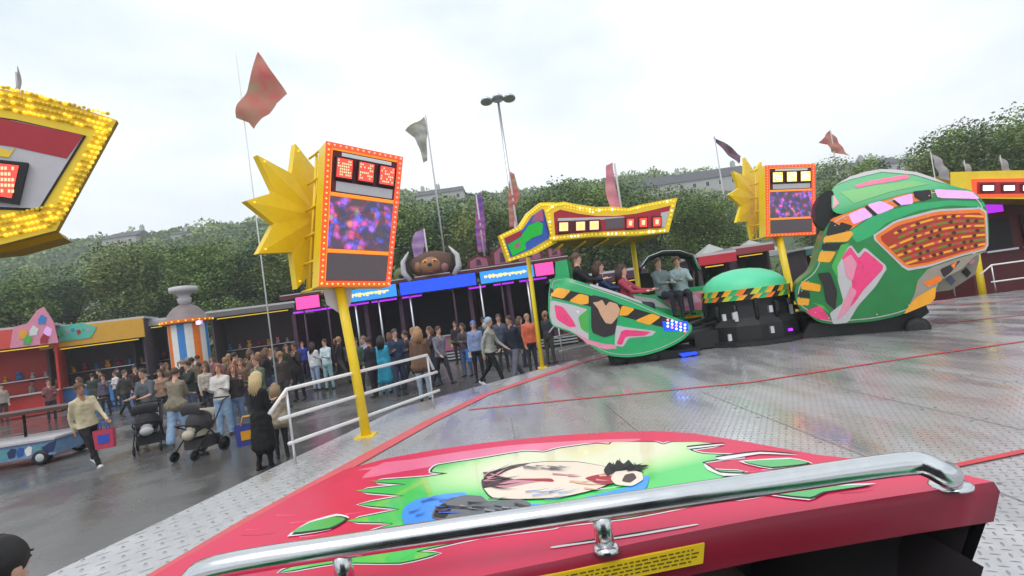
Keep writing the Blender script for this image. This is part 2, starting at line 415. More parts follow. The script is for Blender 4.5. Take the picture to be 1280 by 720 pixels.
tl = [
 (-30, 340, 42, 'green tree at the far left edge behind the red stall'),
 (28, 322, 40, 'tree just behind the red painted stall, left of the yellow one'),
 (82, 318, 44, 'round tree above the left half of the yellow stall'),
 (132, 300, 41, 'tree rising above the right half of the yellow stall'),
 (178, 300, 46, 'tree between the yellow stall and the striped kiosk'),
 (222, 292, 42, 'tree directly behind the striped kiosk'),
 (268, 284, 40, 'tree right of the striped kiosk, left of the thin grey flagpole'),
 (318, 284, 45, 'tree behind the thin grey flagpole'),
 (362, 275, 42, 'tree hidden partly by the yellow sunburst sign'),
 (410, 268, 44, 'tree behind the pole of the tall sunburst sign'),
 (462, 262, 43, 'tree behind the tall sign, over the blue booth sign'),
 (505, 252, 41, 'tree rising just right of the tall sunburst sign'),
 (552, 246, 44, 'tree above the painted medallion of the booth'),
 (598, 250, 42, 'tree behind the purple upright banner'),
 (645, 252, 45, 'tree behind the foot of the floodlight mast'),
 (690, 236, 42, 'tree over the left end of the wavy yellow sign'),
 (728, 228, 41, 'tallest tree left of the pink banner over the wavy sign'),
 (775, 236, 45, 'tree just behind the pink upright banner'),
 (808, 226, 42, 'tree behind the right half of the wavy sign'),
 (850, 238, 38, 'tree at the right tip of the wavy yellow sign'),
 (893, 240, 37, 'dark tree standing below the long grey building'),
 (1040, 196, 40, 'yellowish tree between the small sunburst sign and the tilted green car'),
 (1085, 215, 44, 'tree behind the top of the tilted green car'),
 (1150, 182, 36, 'left part tree of the tall clump at upper right'),
 (1205, 150, 35, 'tallest tree at upper right behind the red light sign'),
 (1262, 152, 36, 'tree at the right edge over the red light sign'),
 (1320, 150, 37, 'tree cut off by the right edge of the picture'),
]
rh_ = random.Random(21)
for i, (a, c, y, l) in enumerate(tl): tree(a, c+(6 if a < 330 else -1)+(rh_.uniform(-7, 7) if a < 1100 else 0), y, l, (i*3+i//5) % 4, 1.05 if a < 1100 else 1.0)
# woods on the hillside
rnd = random.Random(9); hv, hn = HB; qq = {0: [], 1: [], 2: []}
for i in range(60000):
    r_ = rnd.randrange(2, 8); k = rnd.randrange(0, hn-1); a = Vector(hv[r_*hn+k]); c = Vector(hv[(r_+1)*hn+k+1]); d_ = Vector(hv[r_*hn+k+1])
    p = a+(c-d_)*rnd.random()+(d_-a)*rnd.random()
    cl = noise.noise((p.x*.16, p.y*.16, 0)); p.z += max(0, cl+.3)*3.5*rnd.random()
    e = Vector((rnd.uniform(-1, 1), rnd.uniform(-1, 1), rnd.uniform(-1, 1))).normalized(); g_ = e.orthogonal().normalized(); s_ = rnd.uniform(.35, .8)
    qq[2 if cl > .25 else (1 if cl < -.1 else 0)] += [p-e*s_, p+g_*s_*.6, p+e*s_, p-g_*s_*.6]
b = MB()
for k in qq: b.add(qq[k], [(4*i, 4*i+1, 4*i+2, 4*i+3) for i in range(len(qq[k])//4)], leafm[k])
tag(b.build('hillside_woods'), 'distant woods covering the hillside behind the fairground trees', 'woods', kind='stuff')
# undergrowth under the trees
b = MB(); rnd = random.Random(3); q = {0: [], 1: []}
for i in range(16000):
    x = rnd.uniform(-60, 62); y = 46+rnd.uniform(-2.5, 2.5); z = rnd.random()**1.2*(3.3+1.2*noise.noise((x*.3, 0, 0)))
    a = Vector((rnd.uniform(-1, 1), rnd.uniform(-1, 1), rnd.uniform(-1, 1))).normalized(); c = a.orthogonal().normalized(); s_ = rnd.uniform(.14, .3)
    p = Vector((x, y, z)); q[i % 2] += [p-a*s_, p+c*s_*.6, p+a*s_, p-c*s_*.6]
for k in q: b.add(q[k], [(4*i, 4*i+1, 4*i+2, 4*i+3) for i in range(len(q[k])//4)], leafm[k])
tag(b.build('hedge_growth'), 'dark bushes growing in a long belt under the trees', 'bushes', kind='stuff')

# ---------------------------------------------------------------- far houses
roofm = mat('slate_roof', (.07, .07, .078), .7, scale=1.5); roofb = mat('brown_roof', (.085, .07, .06), .7, scale=1.5)
wallm = mat('rendered_wall', (.42, .41, .39), .8, scale=1); winm = mat('window_glass', (.03, .035, .04), .2)
def house(x0, x1, ty, ey, Y, label, wm=wallm, rm=roofm, chim=(.2, .8), dep=9, name='house'):
    a = W(x0, ty+(1)*0, Y); c = W(x1, ty-(x1-x0)*math.tan(ROLL), Y); w = c.x-a.x; zt = (a.z+c.z)/2; ze = zt-(ey-ty)*Y/FPX
    g = 8.0
    o = thing(name, label, 'house', ((a.x+c.x)/2, Y, ze-g)); he = g; rh = zt-ze; hw = w/2
    b = MB(); b.box((0, dep/2, he/2), (w, dep, he), wm); b.build('wall', o, True)
    b = MB(); e = .35
    vs = [(-hw-e, -e, he), (hw+e, -e, he), (hw+e, dep+e, he), (-hw-e, dep+e, he), (-hw-e+rh*.3, dep/2, he+rh), (hw+e-rh*.3, dep/2, he+rh)]
    b.add(vs, [(0, 1, 5, 4), (2, 3, 4, 5), (1, 2, 5), (3, 0, 4), (3, 2, 1, 0)], rm); rf = b.build('roof', o, True)
    for t in chim:
        b = MB(); x = -hw+w*t; b.box((x, dep/2, he+rh+.35), (1.1, .7, 1.9), wm); b.tube([(x-.25, dep/2, he+rh+1.3), (x-.25, dep/2, he+rh+1.7)], .13, roofb, 6); b.tube([(x+.25, dep/2, he+rh+1.3), (x+.25, dep/2, he+rh+1.7)], .13, roofb, 6)
        b.build('chimney', rf, True)
    k = max(2, int(w/3.2))
    for i in range(k):
        b = MB(); x = -hw+w*(i+.5)/k; b.box((x, -.03, he-1.4), (1.1, .06, 1.3), white); b.box((x, -.065, he-1.4), (.95, .02, 1.15), winm); b.build('window', o, True)
house(808, 938, 219, 234, 135, 'long grey roofed building on the hill above the wavy sign', chim=(.35, .9))
house(1046, 1128, 202, 214, 130, 'low grey roof behind the treetops beside the tilted green car', chim=(.55,))
house(518, 578, 236, 246, 150, 'dark roofed house with chimneys between the tall sign and the purple banner', chim=(.12, .45))
house(126, 168, 290, 300, 150, 'grey gabled house on the hillside above the yellow stall', chim=(.9,))
house(92, 118, 299, 307, 152, 'small brown roofed house left of the gabled grey one on the hillside', rm=roofb, chim=(.2,))
house(212, 242, 287, 294, 150, 'low roofed house on the ridge above the striped kiosk', chim=(.3,))
house(248, 300, 284, 291, 155, 'wide dark roof on the ridge left of the sunburst sign', rm=roofb, chim=(.6,))
house(36, 62, 310, 318, 150, 'small grey house at far left beneath the corner of the big yellow sign', chim=(.4,))

# ---------------------------------------------------------------- floodlight mast
p = G(640, 384, 0)
mp_ = W(640, 300, 36); top = W(622, 122, 36); x_ = top.x
o = thing('floodlight_mast', 'tall slim grey mast with three floodlights above the treetops', 'floodlight', (x_, 36, 0))
b = MB(); b.tube([(x_, 36, 0), (x_, 36, 6), (x_, 36, top.z-.3)], [.2, .15, .09], steel, 8); b.tube([(x_-.85, 36, top.z-.25), (x_+.85, 36, top.z-.25)], .05, steel, 6); b.build('mast', o)
for k in (-1, 0, 1):
    b = MB(); b.lathe([(.0, .25), (.22, .22), (.42, .02), (.44, -.12), (.3, -.13), (0, -.1)], steel, 12, M=Matrix.Translation((x_+k*.82, 36-.1, top.z-.15+(.1 if k == 0 else 0))) @ Matrix.Rotation(-.25, 4, 'X')); b.build('floodlight', o)

# ---------------------------------------------------------------- flags
def flag_mat(nm, c1, c2):
    m, nt, bs = newmat(nm); L = nt.links.new; tc = nd(nt, 'ShaderNodeTexCoord'); n = nd(nt, 'ShaderNodeTexNoise'); n.inputs['Scale'].default_value = 2.2
    L(tc.outputs['Object'], n.inputs[0]); cr = nd(nt, 'ShaderNodeValToRGB'); cr.color_ramp.elements[0].position = .3; cr.color_ramp.elements[1].position = .72
    cr.color_ramp.elements[0].color = (*c1, 1); cr.color_ramp.elements[1].color = (*c2, 1); L(n.outputs[0], cr.inputs[0]); L(cr.outputs[0], bs.inputs['Base Color']); bs.inputs['Roughness'].default_value = .8
    bs.inputs['Transmission Weight'].default_value = 0; bs.inputs['Subsurface Weight'].default_value = .0
    tr = nd(nt, 'ShaderNodeBsdfTranslucent'); L(cr.outputs[0], tr.inputs[0]); mx = nd(nt, 'ShaderNodeMixShader'); mx.inputs[0].default_value = .4
    L(bs.outputs[0], mx.inputs[1]); L(tr.outputs[0], mx.inputs[2]); L(mx.outputs[0], [x for x in nt.nodes if x.type == 'OUTPUT_MATERIAL'][0].inputs[0])
    return m
fs_ = flag_mat('salmon_flag', S(225, 110, 110), S(190, 160, 130)); fo = flag_mat('olive_flag', S(150, 140, 110), S(205, 205, 205)); fp = flag_mat('pink_flag', S(215, 130, 160), S(230, 165, 165))
fv = flag_mat('violet_flag', S(120, 90, 190), S(215, 120, 150)); fd = flag_mat('dusky_flag', S(90, 60, 90), S(150, 110, 120)); fg = flag_mat('grey_flag', S(165, 160, 165), S(195, 185, 185))
fl = flag_mat('lavender_flag', S(165, 130, 190), S(195, 160, 200))
def flag(Y, poly, pole, m, label, zb=0, pr=.012, pm=pale):
    P = [W(x, y, Y) for x, y in poly]; a = W(*pole[0], Y)
    o = thing('flag', label, 'flag', (a.x, Y, zb), group='flags flying over the fairground')
    b = MB(); b.tube([(a.x, Y, zb), (a.x, Y, a.z)], [pr*1.6, pr], pm, 8); b.build('pole', o)
    fr = frame(Vector((a.x, Y, a.z)), 0.0)
    uv = [(p.x-a.x, p.z-a.z) for p in P]
    s_ = max(max(abs(q[0]) for q in uv), .5)
    h = lambda x, y: .10*s_*math.sin(x*5/s_+y*3)+.05*s_*math.sin(y*9/s_)
    b = MB(fr); b.patch(uv, h, 0, m, step=max(.03, s_*.08), back=None); b.build('cloth', o)
rf_z = 4.05
flag(14, [(324, 66), (334, 80), (345, 95), (361, 119), (345, 128), (336, 142), (329, 148), (318, 162), (312, 154), (296, 148), (302, 128), (308, 105)], [(295, 68)], fs_, 'large salmon diamond flag flying high left of the sunburst sign', 0, .014, white)
flag(24.6, [(530, 145), (534, 160), (534, 200), (529, 203), (524, 185), (518, 172), (506, 163), (520, 152)], [(532, 144)], fo, 'small olive and white flag hanging beside its pole right of the tall sign', rf_z, .03)
flag(46, [(892, 171), (905, 177), (928, 194), (922, 206), (910, 194)], [(893, 170)], fd, 'dark purple flag streaming to the right above the long grey building', 0, .05)
flag(46, [(1037, 163), (1046, 172), (1062, 195), (1050, 193), (1040, 190), (1034, 181), (1024, 178)], [(1038, 163)], fs_, 'salmon flag above the gap between small sunburst sign and tilted car', 0, .05)
flag(11.6, [(758, 206), (766, 203), (770, 235), (776, 259), (762, 259), (756, 240)], [(768, 204)], fp, 'pink upright banner rising behind the wavy yellow sign', 3.4, .02)
flag(24.6, [(637, 214), (643, 218), (650, 244), (644, 258), (643, 283), (637, 284), (635, 250)], [(636, 212)], fs_, 'narrow salmon banner in front of the floodlight mast', rf_z, .04)
flag(24.6, [(595, 245), (602, 242), (606, 275), (608, 314), (598, 316), (594, 290)], [(595, 243)], fv, 'violet and pink upright banner on the roof of the dark booth', rf_z, .035)
flag(24.4, [(519, 290), (528, 286), (532, 296), (528, 322), (517, 321), (514, 305)], [(530, 286)], fl, 'lavender banner beside the painted medallion of the booth', rf_z, .035)
flag(5.6, [(28, 84), (25, 98), (24, 112), (12, 112), (14, 100)], [(20, 90)], fg, 'small grey and pink flag showing above the big left sign', W(20, 122, 5.6).z, .01)
flag(14.3, [(1163, 190), (1175, 200), (1184, 215), (1186, 226), (1176, 222)], [(1163, 189)], fg, 'grey flag over the top right of the tilted green car', PZ)
flag(15.7, [(1204, 201), (1211, 206), (1217, 222), (1210, 220)], [(1205, 200)], fg, 'tiny grey flag above the left end of the red light sign', W(1205, 218, 15.7).z)
flag(15.7, [(1249, 195), (1256, 200), (1266, 220), (1256, 216)], [(1250, 194)], fg, 'small pale flag above the middle of the red light sign', W(1250, 216, 15.7).z)

# ---------------------------------------------------------------- sunburst signs
def quad_lerp(q, u, v):   # q = TL, TR, BR, BL
    a = Vector(q[0]).lerp(Vector(q[1]), u); c = Vector(q[3]).lerp(Vector(q[2]), u); r = a.lerp(c, v); return (r.x, r.y)
def qrect(q, u0, v0, u1, v1): return [quad_lerp(q, u0, v0), quad_lerp(q, u1, v0), quad_lerp(q, u1, v1), quad_lerp(q, u0, v1)]
def sun_sign(label, base, topc, corners, ang, sc, leds, starc, star_r, pr):
    o = thing('sunburst_sign', label, 'sign', base, group='sunburst signs on poles at the platform edge')
    fr = frame(W(*topc, base[1]), ang)
    q = [PL(fr, *c) for c in corners]
    d = .32*sc
    b = MB(fr); b.prism(qrect(q, 0, 0, 1, 1), -d, 0, orange, side=yellow)
    # neon edging
    for (u0, v0, u1, v1) in ((0, 0, 1, .035), (0, .965, 1, 1), (0, .035, .07, .965), (.93, .035, 1, .965)):
        b.prism(qrect(q, u0, v0, u1, v1), .002, .03*sc, redl)
    for (u0, v0, u1, v1) in ((.07, .035, .93, .05), (.07, .35, .93, .375), (.07, .745, .93, .77), (.07, .05, .085, .965)):
        b.prism(qrect(q, u0, v0, u1, v1), .002, .02*sc, orl)
    b.prism(qrect(q, .085, .05, .93, .35), .002, .012*sc, maroon)
    b.prism(qrect(q, .15, .27, .9, .34), .013*sc, .02*sc, pale); b.prism(qrect(q, .2, .058, .85, .085), .013*sc, .02*sc, white)
    for i in range(26):
        for u in (.965,):
            x, y = quad_lerp(q, u, .02+.96*i/25); b.ball((x, y, .035*sc), .016*sc, bulbr, 4)
        x, y = quad_lerp(q, .035, .02+.96*i/25); b.ball((x, y, .035*sc), .014*sc, bulb, 4)
    for i in range(14):
        x, y = quad_lerp(q, .03+.94*i/13, .018); b.ball((x, y, .035*sc), .016*sc, bulbr, 4)
        x, y = quad_lerp(q, .03+.94*i/13, .985); b.ball((x, y, .035*sc), .014*sc, bulb, 4)
    b.build('sign_box', o)
    b = MB(fr); b.prism(qrect(q, .085, .38, .93, .74), .002, .02*sc, screenm); b.build('video_screen', o)
    b = MB(fr); b.prism(qrect(q, .085, .775, .93, .96), .002, .02*sc, greyscreen); b.build('lower_panel', o)
    for k in range(3):
        u = .12+k*.28; b = MB(fr)
        b.prism(qrect(q, u, .095, u+.23, .255), .013*sc, .05*sc, blackm)
        b.prism(qrect(q, u+.02, .108, u+.21, .243), .051*sc, .058*sc, leds[0])
        for j in range(6):
            for i in range(7):
                if random.random() < .55: b.prism(qrect(q, u+.03+i*.025, .118+j*.02, u+.045+i*.025, .13+j*.02), .059*sc, .062*sc, leds[1])
        b.build('display_window', o)
    # star
    q0 = PL(fr, *starc); f2 = frame(fr @ Vector((q0[0], q0[1], -d-.42*sc)), ang+R(24)); cx, cy = PL(f2, *starc)
    b = MB(f2); N = 10; poly = []
    for i in range(2*N):
        a = R(101)+math.pi*i/N; r_ = star_r*(1.0 if i % 2 == 0 else .66)*(random.uniform(.95, 1.06)); poly.append((cx+r_*math.cos(a), cy+r_*math.sin(a)))
    cen = (cx, cy)
    for zz, s_ in ((0, 1), (-.10*sc, -1)):
        n = len(poly); vs = [(p[0], p[1], zz) for p in poly]+[(cx, cy, zz+s_*.06*sc)]
        b.add(vs, [((i, (i+1) % n, n) if s_ > 0 else ((i+1) % n, i, n)) for i in range(n)], yellow)
    n = len(poly); b.add([(p[0], p[1], 0) for p in poly]+[(p[0], p[1], -.10*sc) for p in poly], [(i, n+i, n+(i+1) % n, (i+1) % n) for i in range(n)], yellow)
    for i in range(0, 2*N, 2):
        p = poly[i]
        b.ball((cx+(p[0]-cx)*.9, cy+(p[1]-cy)*.9, .02), .014*sc, bulb, 4)
    b.tube([(cx-.3, cy, -.06), (cx+.5*sc, cy, .12)], .03*sc, yellow, 6); b.build('sunburst', o)
    # truss between star and box
    b = MB(fr)
    for v in (0.0, .2, .4, .6, .8, 1.0):
        for u in (.02, .3):
            x, y = quad_lerp(q, u, v); x2, y2 = x, y
            b.tube([(x, y, -d), (x2-.05, y2, -d-.4*sc)], .018*sc, yellow, 6)
    for u in (.02, .3):
        x, y = quad_lerp(q, u, 0); x2, y2 = quad_lerp(q, u, 1)
        b.tube([(x, y, -d-.2*sc), (x2, y2, -d-.2*sc)], .022*sc, yellow, 6); b.tube([(x, y, -d-.02*sc), (x2, y2, -d-.36*sc)], .014*sc, yellow, 6)
    b.build('truss', o)
    c = quad_lerp(q, .33, 1.0); tp = fr @ Vector((c[0], c[1], -d/2))
    b = MB(); bp = Vector(base); b.tube([bp, bp.lerp(tp, .5)+Vector((.01, 0, 0)), tp], pr, yellow, 12); b.box((bp.x, bp.y, bp.z+.01), (pr*4, pr*4, .02), yellow)
    b.build('pole', o)
    # pale bracket plate under the box
    b = MB(fr); x, y = c; w = .2*sc; zz = -d/2
    b.prism([(x-w, y), (x+w*.9, y), (x+w*.8, y-.18*sc), (x+.06*sc, y-.36*sc), (x, y-.36*sc), (x-w*.9, y-.2*sc)], zz-.06*sc, zz-.045*sc, pale); b.build('bracket', o)
    return o
g = G(458, 545, PZ)
sun_sign('tall sunburst sign with glowing orange edging on a leaning yellow pole at left', (g.x, g.y, PZ), (450, 270), [(407, 177), (503, 197), (487, 358), (398, 358)], R(36), 1.0, (redled, peachled), (396, 272), 1.08, .065)
g = W(988, 345, 13.6)
sun_sign('small far sunburst sign with three yellow windows right of the green dome', (g.x, g.y, 0), (987, 250), [(956, 207), (1018, 205), (1019, 293), (957, 296)], R(8), .85, (yelled, whl), (946, 250), 1.2, .09)

# ---------------------------------------------------------------- wavy yellow sign over the cars
def wavy_sign():
    g = G(678, 460, PZ); Y = 11.4
    o = thing('wavy_sign', 'wavy yellow fascia sign with red glowing number windows above the green cars', 'sign', (g.x, g.y, PZ))
    fr = frame(W(760, 280, Y), R(6))
    T = lambda pts: [PL(fr, *p) for p in pts]
    out = T([(680, 262), (690, 254), (705, 252), (725, 256), (745, 259), (765, 258), (785, 260), (800, 256), (820, 252), (847, 247), (836, 290), (800, 294), (740, 296), (690, 301)])
    b = MB(fr); b.prism(out, -.25, 0, yellow)
    b.prism(T([(692, 266), (700, 262), (722, 267), (745, 270), (770, 270), (795, 267), (818, 262), (838, 257), (830, 284), (800, 287), (740, 290), (694, 294)]), .002, .015, crimson)
    b.prism(T([(697, 277), (750, 276), (752, 288), (697, 293)]), .016, .022, maroon)
    b.prism(T([(826, 266), (836, 264), (830, 284), (824, 284)]), .016, .022, pale)
    b.prism(T([(697, 273), (780, 271), (780, 274), (697, 276.5)]), .016, .024, pale)
    def bul(pts, n, r=.02):
        for i in range(len(pts)-1):
            for k in range(n):
                t = k/n; x = pts[i][0]*(1-t)+pts[i+1][0]*t; y = pts[i][1]*(1-t)+pts[i+1][1]*t
                u, v = PL(fr, x, y); b.ball((u, v, .012), r*random.uniform(.7, 1.2), bulb if random.random() < .75 else whl, 4)
    bul([(684, 264), (692, 257), (706, 255), (725, 260), (745, 263), (765, 262), (785, 263), (800, 259), (820, 255), (843, 250)], 5)
    bul([(706, 259), (725, 263), (745, 266)], 5, .016)
    bul([(688, 298), (740, 293), (800, 291), (833, 288)], 12)
    bul([(686, 268), (689, 296)], 6); bul([(842, 252), (834, 286)], 6)
    b.build('fascia', o)
    b = MB(fr); b.prism(T([(756, 274), (780, 272), (780, 285), (757, 287)]), .016, .03, greyscreen); b.build('grey_panel', o)
    for i, x in enumerate((704, 725, 742, 787, 803, 820)):
        b = MB(fr); w, y = (12, 284) if i < 3 else (9.5, 279.5-(i-3)*.8); y -= (i % 3)*.9 if i < 3 else 0
        b.prism(T([(x-w*.62, y-7), (x+w*.62, y-7.5), (x+w*.62, y+7), (x-w*.62, y+7.5)]), .023, .05, maroon)
        b.prism(T([(x-w*.45, y-5), (x+w*.45, y-5.5), (x+w*.45, y+5), (x-w*.45, y+5.5)]), .051, .058, peachled if i < 3 else redled)
        b.prism(T([(x-w*.2, y-3), (x+w*.25, y-3), (x+w*.2, y+3), (x-w*.2, y+3)]), .059, .062, yelled if i < 3 else peachled)
        b.build('number_window', o)
    # left return panel
    f2 = frame(W(655, 285, Y-.35), R(28)); T2 = lambda pts: [PL(f2, *p) for p in pts]
    b = MB(f2); b.prism(T2([(625, 294), (650, 282), (660, 266), (676, 253), (694, 253), (696, 303), (670, 317), (636, 327)]), -.12, 0, yellow)
    b.prism(T2([(630, 298), (653, 287), (665, 270), (678, 261), (686, 268), (686, 298), (662, 312), (638, 322)]), .002, .012, mat('blue_panel', S(50, 90, 190), .4))
    b.prism(T2([(630, 298), (650, 289), (653, 294), (634, 305)]), .013, .016, crimson)
    b.prism(T2([(668, 268), (678, 262), (679, 276), (664, 278)]), .013, .016, mat('mauve_panel', S(180, 90, 130), .4))
    b.prism(T2([(634, 306), (650, 297), (660, 282), (672, 277), (678, 280), (677, 293), (664, 298), (656, 304), (657, 312), (640, 320)]), .017, .024, mat('bright_green_panel', S(10, 180, 50), .35, emit=.12))
    b.prism(T2([(643, 306), (650, 302), (648, 309), (642, 311)]), .025, .028, mat('mauve_panel', S(180, 90, 130), .4))
    for a, c in (((626, 296), (650, 285)), ((650, 285), (660, 269)), ((660, 269), (676, 256)), ((676, 256), (692, 256)), ((637, 325), (669, 314)), ((669, 314), (692, 301)), ((627, 298), (636, 322))):
        for k in range(6):
            t = k/6; u, v = PL(f2, a[0]*(1-t)+c[0]*t, a[1]*(1-t)+c[1]*t); b.ball((u, v, .01), .02, bulb, 4)
    b.build('return_panel', o)
    # soffit / canopy box behind
    b = MB(fr); s0 = T([(690, 300), (740, 296), (800, 294), (836, 290)]); dd = 1.5
    vs = [(p[0], p[1]+.02, -.25) for p in s0]+[(p[0], p[1]-.02, -dd) for p in s0]+[(p[0], p[1]+.55, -.25) for p in s0]+[(p[0], p[1]+.5, -dd) for p in s0]
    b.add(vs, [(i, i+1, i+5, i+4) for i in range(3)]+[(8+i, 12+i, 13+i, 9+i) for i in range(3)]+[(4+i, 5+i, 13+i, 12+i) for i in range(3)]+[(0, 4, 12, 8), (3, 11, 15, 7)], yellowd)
    for i in range(5):
        x = s0[0][0]+(s0[3][0]-s0[0][0])*(i+.5)/5; b.tube([(x, s0[1][1]-.06, -.26), (x, s0[1][1]-.1, -dd)], .03, yellow, 6)
    b.build('canopy_soffit', o)
    for (bx, by, Yb, tx, ty, r_) in ((678, 460, g.y, 660, 322, .05), (799, 375, 12.7, 790, 298, .06)):
        bp = G(bx, by, PZ) if by > 400 else Vector((W(bx, by, Yb).x, Yb, PZ)); tp = W(tx, ty, Yb if by > 400 else Yb)
        b = MB(); b.tube([bp, bp.lerp(tp, .5), tp], r_, yellow, 10); b.box((bp.x, bp.y, PZ+.012), (.2, .2, .02), yellow); b.build('pole', o)
wavy_sign()

# ---------------------------------------------------------------- big sign corner top left
def left_sign():
    Y = 5.2; fr = frame(W(60, 200, Y), R(28))
    T = lambda pts: [PL(fr, *p) for p in pts]
    o = thing('corner_sign', 'big yellow framed sign with red LED window cut by the left edge', 'sign', (-6.6, 4.0, 0))
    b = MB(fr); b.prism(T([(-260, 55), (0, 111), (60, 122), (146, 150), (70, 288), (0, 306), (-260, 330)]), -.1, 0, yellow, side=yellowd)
    b.prism(T([(-240, 95), (0, 147), (20, 150), (108, 170), (50, 264), (0, 262), (-240, 262)]), .002, .012, blackm)
    b.prism(T([(-240, 98), (0, 149), (20, 152), (105, 170), (49, 261), (0, 259), (-240, 259)]), .013, .018, pale)
    b.prism(T([(-240, 100), (17, 152), (105, 170), (84, 199), (16, 184), (-240, 150)]), .019, .023, crimson)
    b.prism(T([(-240, 165), (0, 186), (14, 190), (20, 186), (12, 198), (0, 196), (-240, 176)]), .019, .025, yellow)
    rr = random.Random(5)
    def lampdot(x, y, k):
        u, v = PL(fr, x, y); b.ball((u, v, .012), .019*rr.uniform(.85, 1.15), bulb if rr.random() < .42 else yellow, 4)
    for r_ in range(4):
        for i in range(34):
            x = -60+i*5.9+(r_ % 2)*2.9; y0 = 104+x*.26; lampdot(x, min(y0, 150)+4+r_*(8.5-x*.012)+rr.uniform(-.8, .8), 1)
    for r_ in range(3):
        for i in range(20):
            t = (i+.5*(r_ % 2))/20; lampdot(138-64*t-r_*8, 162+118*t+r_*1.5, 1)
    for r_ in range(4):
        for i in range(20): x = -52+i*6+(r_ % 2)*3; lampdot(x, 302-x*.22-6-r_*8, 1)
    b.build('sign_board', o)
    b = MB(fr); b.prism(T([(-90, 196), (0, 202), (38, 206), (26, 257), (0, 253), (-90, 250)]), .024, .07, blackm)
    b.prism(T([(-80, 203), (0, 207), (27, 210), (18, 250), (0, 247), (-80, 244)]), .071, .078, redled)
    for r_ in range(5):
        for c_ in range(22):
            if rr.random() < .72:
                x = -74+c_*4.4; y = 211+r_*7+x*.03; b.prism(T([(x, y), (x+3, y+.2), (x+3, y+4), (x, y+4)]), .079, .083, peachled)
    b.build('led_window', o)
    b = MB(); b.tube([(-6.6, 4.0, 0), (-6.62, 4.0, 2.5), (-6.65, 4.0, 4.3)], .09, yellow, 12); b.box((-6.6, 4.0, .015), (.35, .35, .03), yellow); b.build('pole', o)
    # underside trim
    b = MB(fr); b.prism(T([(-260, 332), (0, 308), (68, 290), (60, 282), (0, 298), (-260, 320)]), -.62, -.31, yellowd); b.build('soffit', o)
left_sign()

# ---------------------------------------------------------------- right sign and booth
def right_sign():
    Y = 15.5; fr = frame(W(1240, 240, Y), R(-3)); T = lambda pts: [PL(fr, *p) for p in pts]
    o = thing('light_sign', 'yellow and red fascia sign with white lit boxes at the right edge', 'sign', (W(1228, 367, 14).x, 14.0, 0))
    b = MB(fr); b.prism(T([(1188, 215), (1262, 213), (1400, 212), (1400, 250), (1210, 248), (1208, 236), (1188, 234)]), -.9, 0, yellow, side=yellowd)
    b.prism(T([(1214, 224), (1400, 221), (1400, 244), (1216, 246)]), .003, .03, redl)
    b.prism(T([(1220, 228), (1400, 226), (1400, 241), (1220, 243)]), .031, .04, crimson)
    b.build('fascia', o)
    for x in (1226, 1252, 1276, 1300):
        b = MB(fr); b.prism(T([(x-2, 230), (x+15, 229.5), (x+15, 240), (x-2, 240.5)]), .041, .08, maroon); b.prism(T([(x, 233), (x+13, 232.5), (x+13, 238.5), (x, 239)]), .081, .09, whl); b.build('light_box', o)
    bp = Vector((W(1228, 366, 14).x, 14.0, 0)); tp = W(1226, 250, 14)
    b = MB(); b.tube([bp, (tp.x, 14.4, tp.z+.1)], .085, yellow, 12); b.build('pole', o)
    # dark booth behind
    Y = 17; o = thing('ticket_booth', 'dark maroon booth with purple light under the right edge sign', 'booth', (W(1300, 300, Y).x, Y, 0))
    b = MB(); x0 = W(1212, 300, Y).x; x1 = x0+7; b.box(((x0+x1)/2, Y+1.2, 1.9), (x1-x0, 2.2, 3.8), maroon); b.build('wall', o)
    b = MB(); b.box(((x0+x1)/2, Y+.6, 3.95), (x1-x0+.5, 3.2, .22), maroon); b.build('roof', o)
    b = MB(); b.box((x0+.9, Y+.05, 3.05), (.8, .06, .3), purl); b.build('purple_light', o)
    for k in range(5):
        b = MB(); b.box((x0+1.0+k*1.3, Y+.06, 2.2), (.9, .04, 1.0), dark); b.box((x0+1+k*1.3, Y+.02, 1.62), (1.05, .12, .06), steel); b.build('window', o)
right_sign()

# ---------------------------------------------------------------- handrails
def handrail(label, a, c, zs=(.25, .6, .95), z0=PZ, name='handrail', r=.02, m=white, ext=.35):
    a, c = Vector((*a, z0)), Vector((*c, z0)); o = thing(name, label, 'railing', a, group='white handrails at the platform edge')
    d = (c-a).normalized(); 
    for i, z in enumerate(zs):
        b = MB(); zv = Vector((0, 0, z))
        if i == len(zs)-1: P = [a-d*ext*.9+Vector((0, 0, z-.22)), a+zv, c+zv, c+d*.12+Vector((0, 0, z-.25))]
        else: P = [a-d*ext*(.2+.3*i)+zv, a+zv, c+zv, c+d*.2+zv]
        b.tube(P, r, m, 8); b.build('rail', o)
    n = max(2, int((c-a).length/1.5)+1)
    for k in range(n):
        p = a.lerp(c, k/(n-1)) if n > 1 else a
        b = MB(); b.tube([p, p+Vector((0, 0, zs[-1]))], r*.75, steel, 8); b.build('post', o)
ha, hb_ = G(366, 553, .85), G(540, 491, .85)
handrail('white three bar railing beside the leaning yellow pole, left platform edge', ha[:2], hb_[:2], (.25, .55, .86), r=.022, ext=.28)
handrail('pale railing behind the green car right of the second yellow pole', (.95, 12.0), (2.6, 13.3), m=pale)
a = W(1235, 345, 13.9); handrail('white railing at the far right platform edge', (a.x, 13.75), (a.x+2.6, 13.45), zs=(.3, .75))

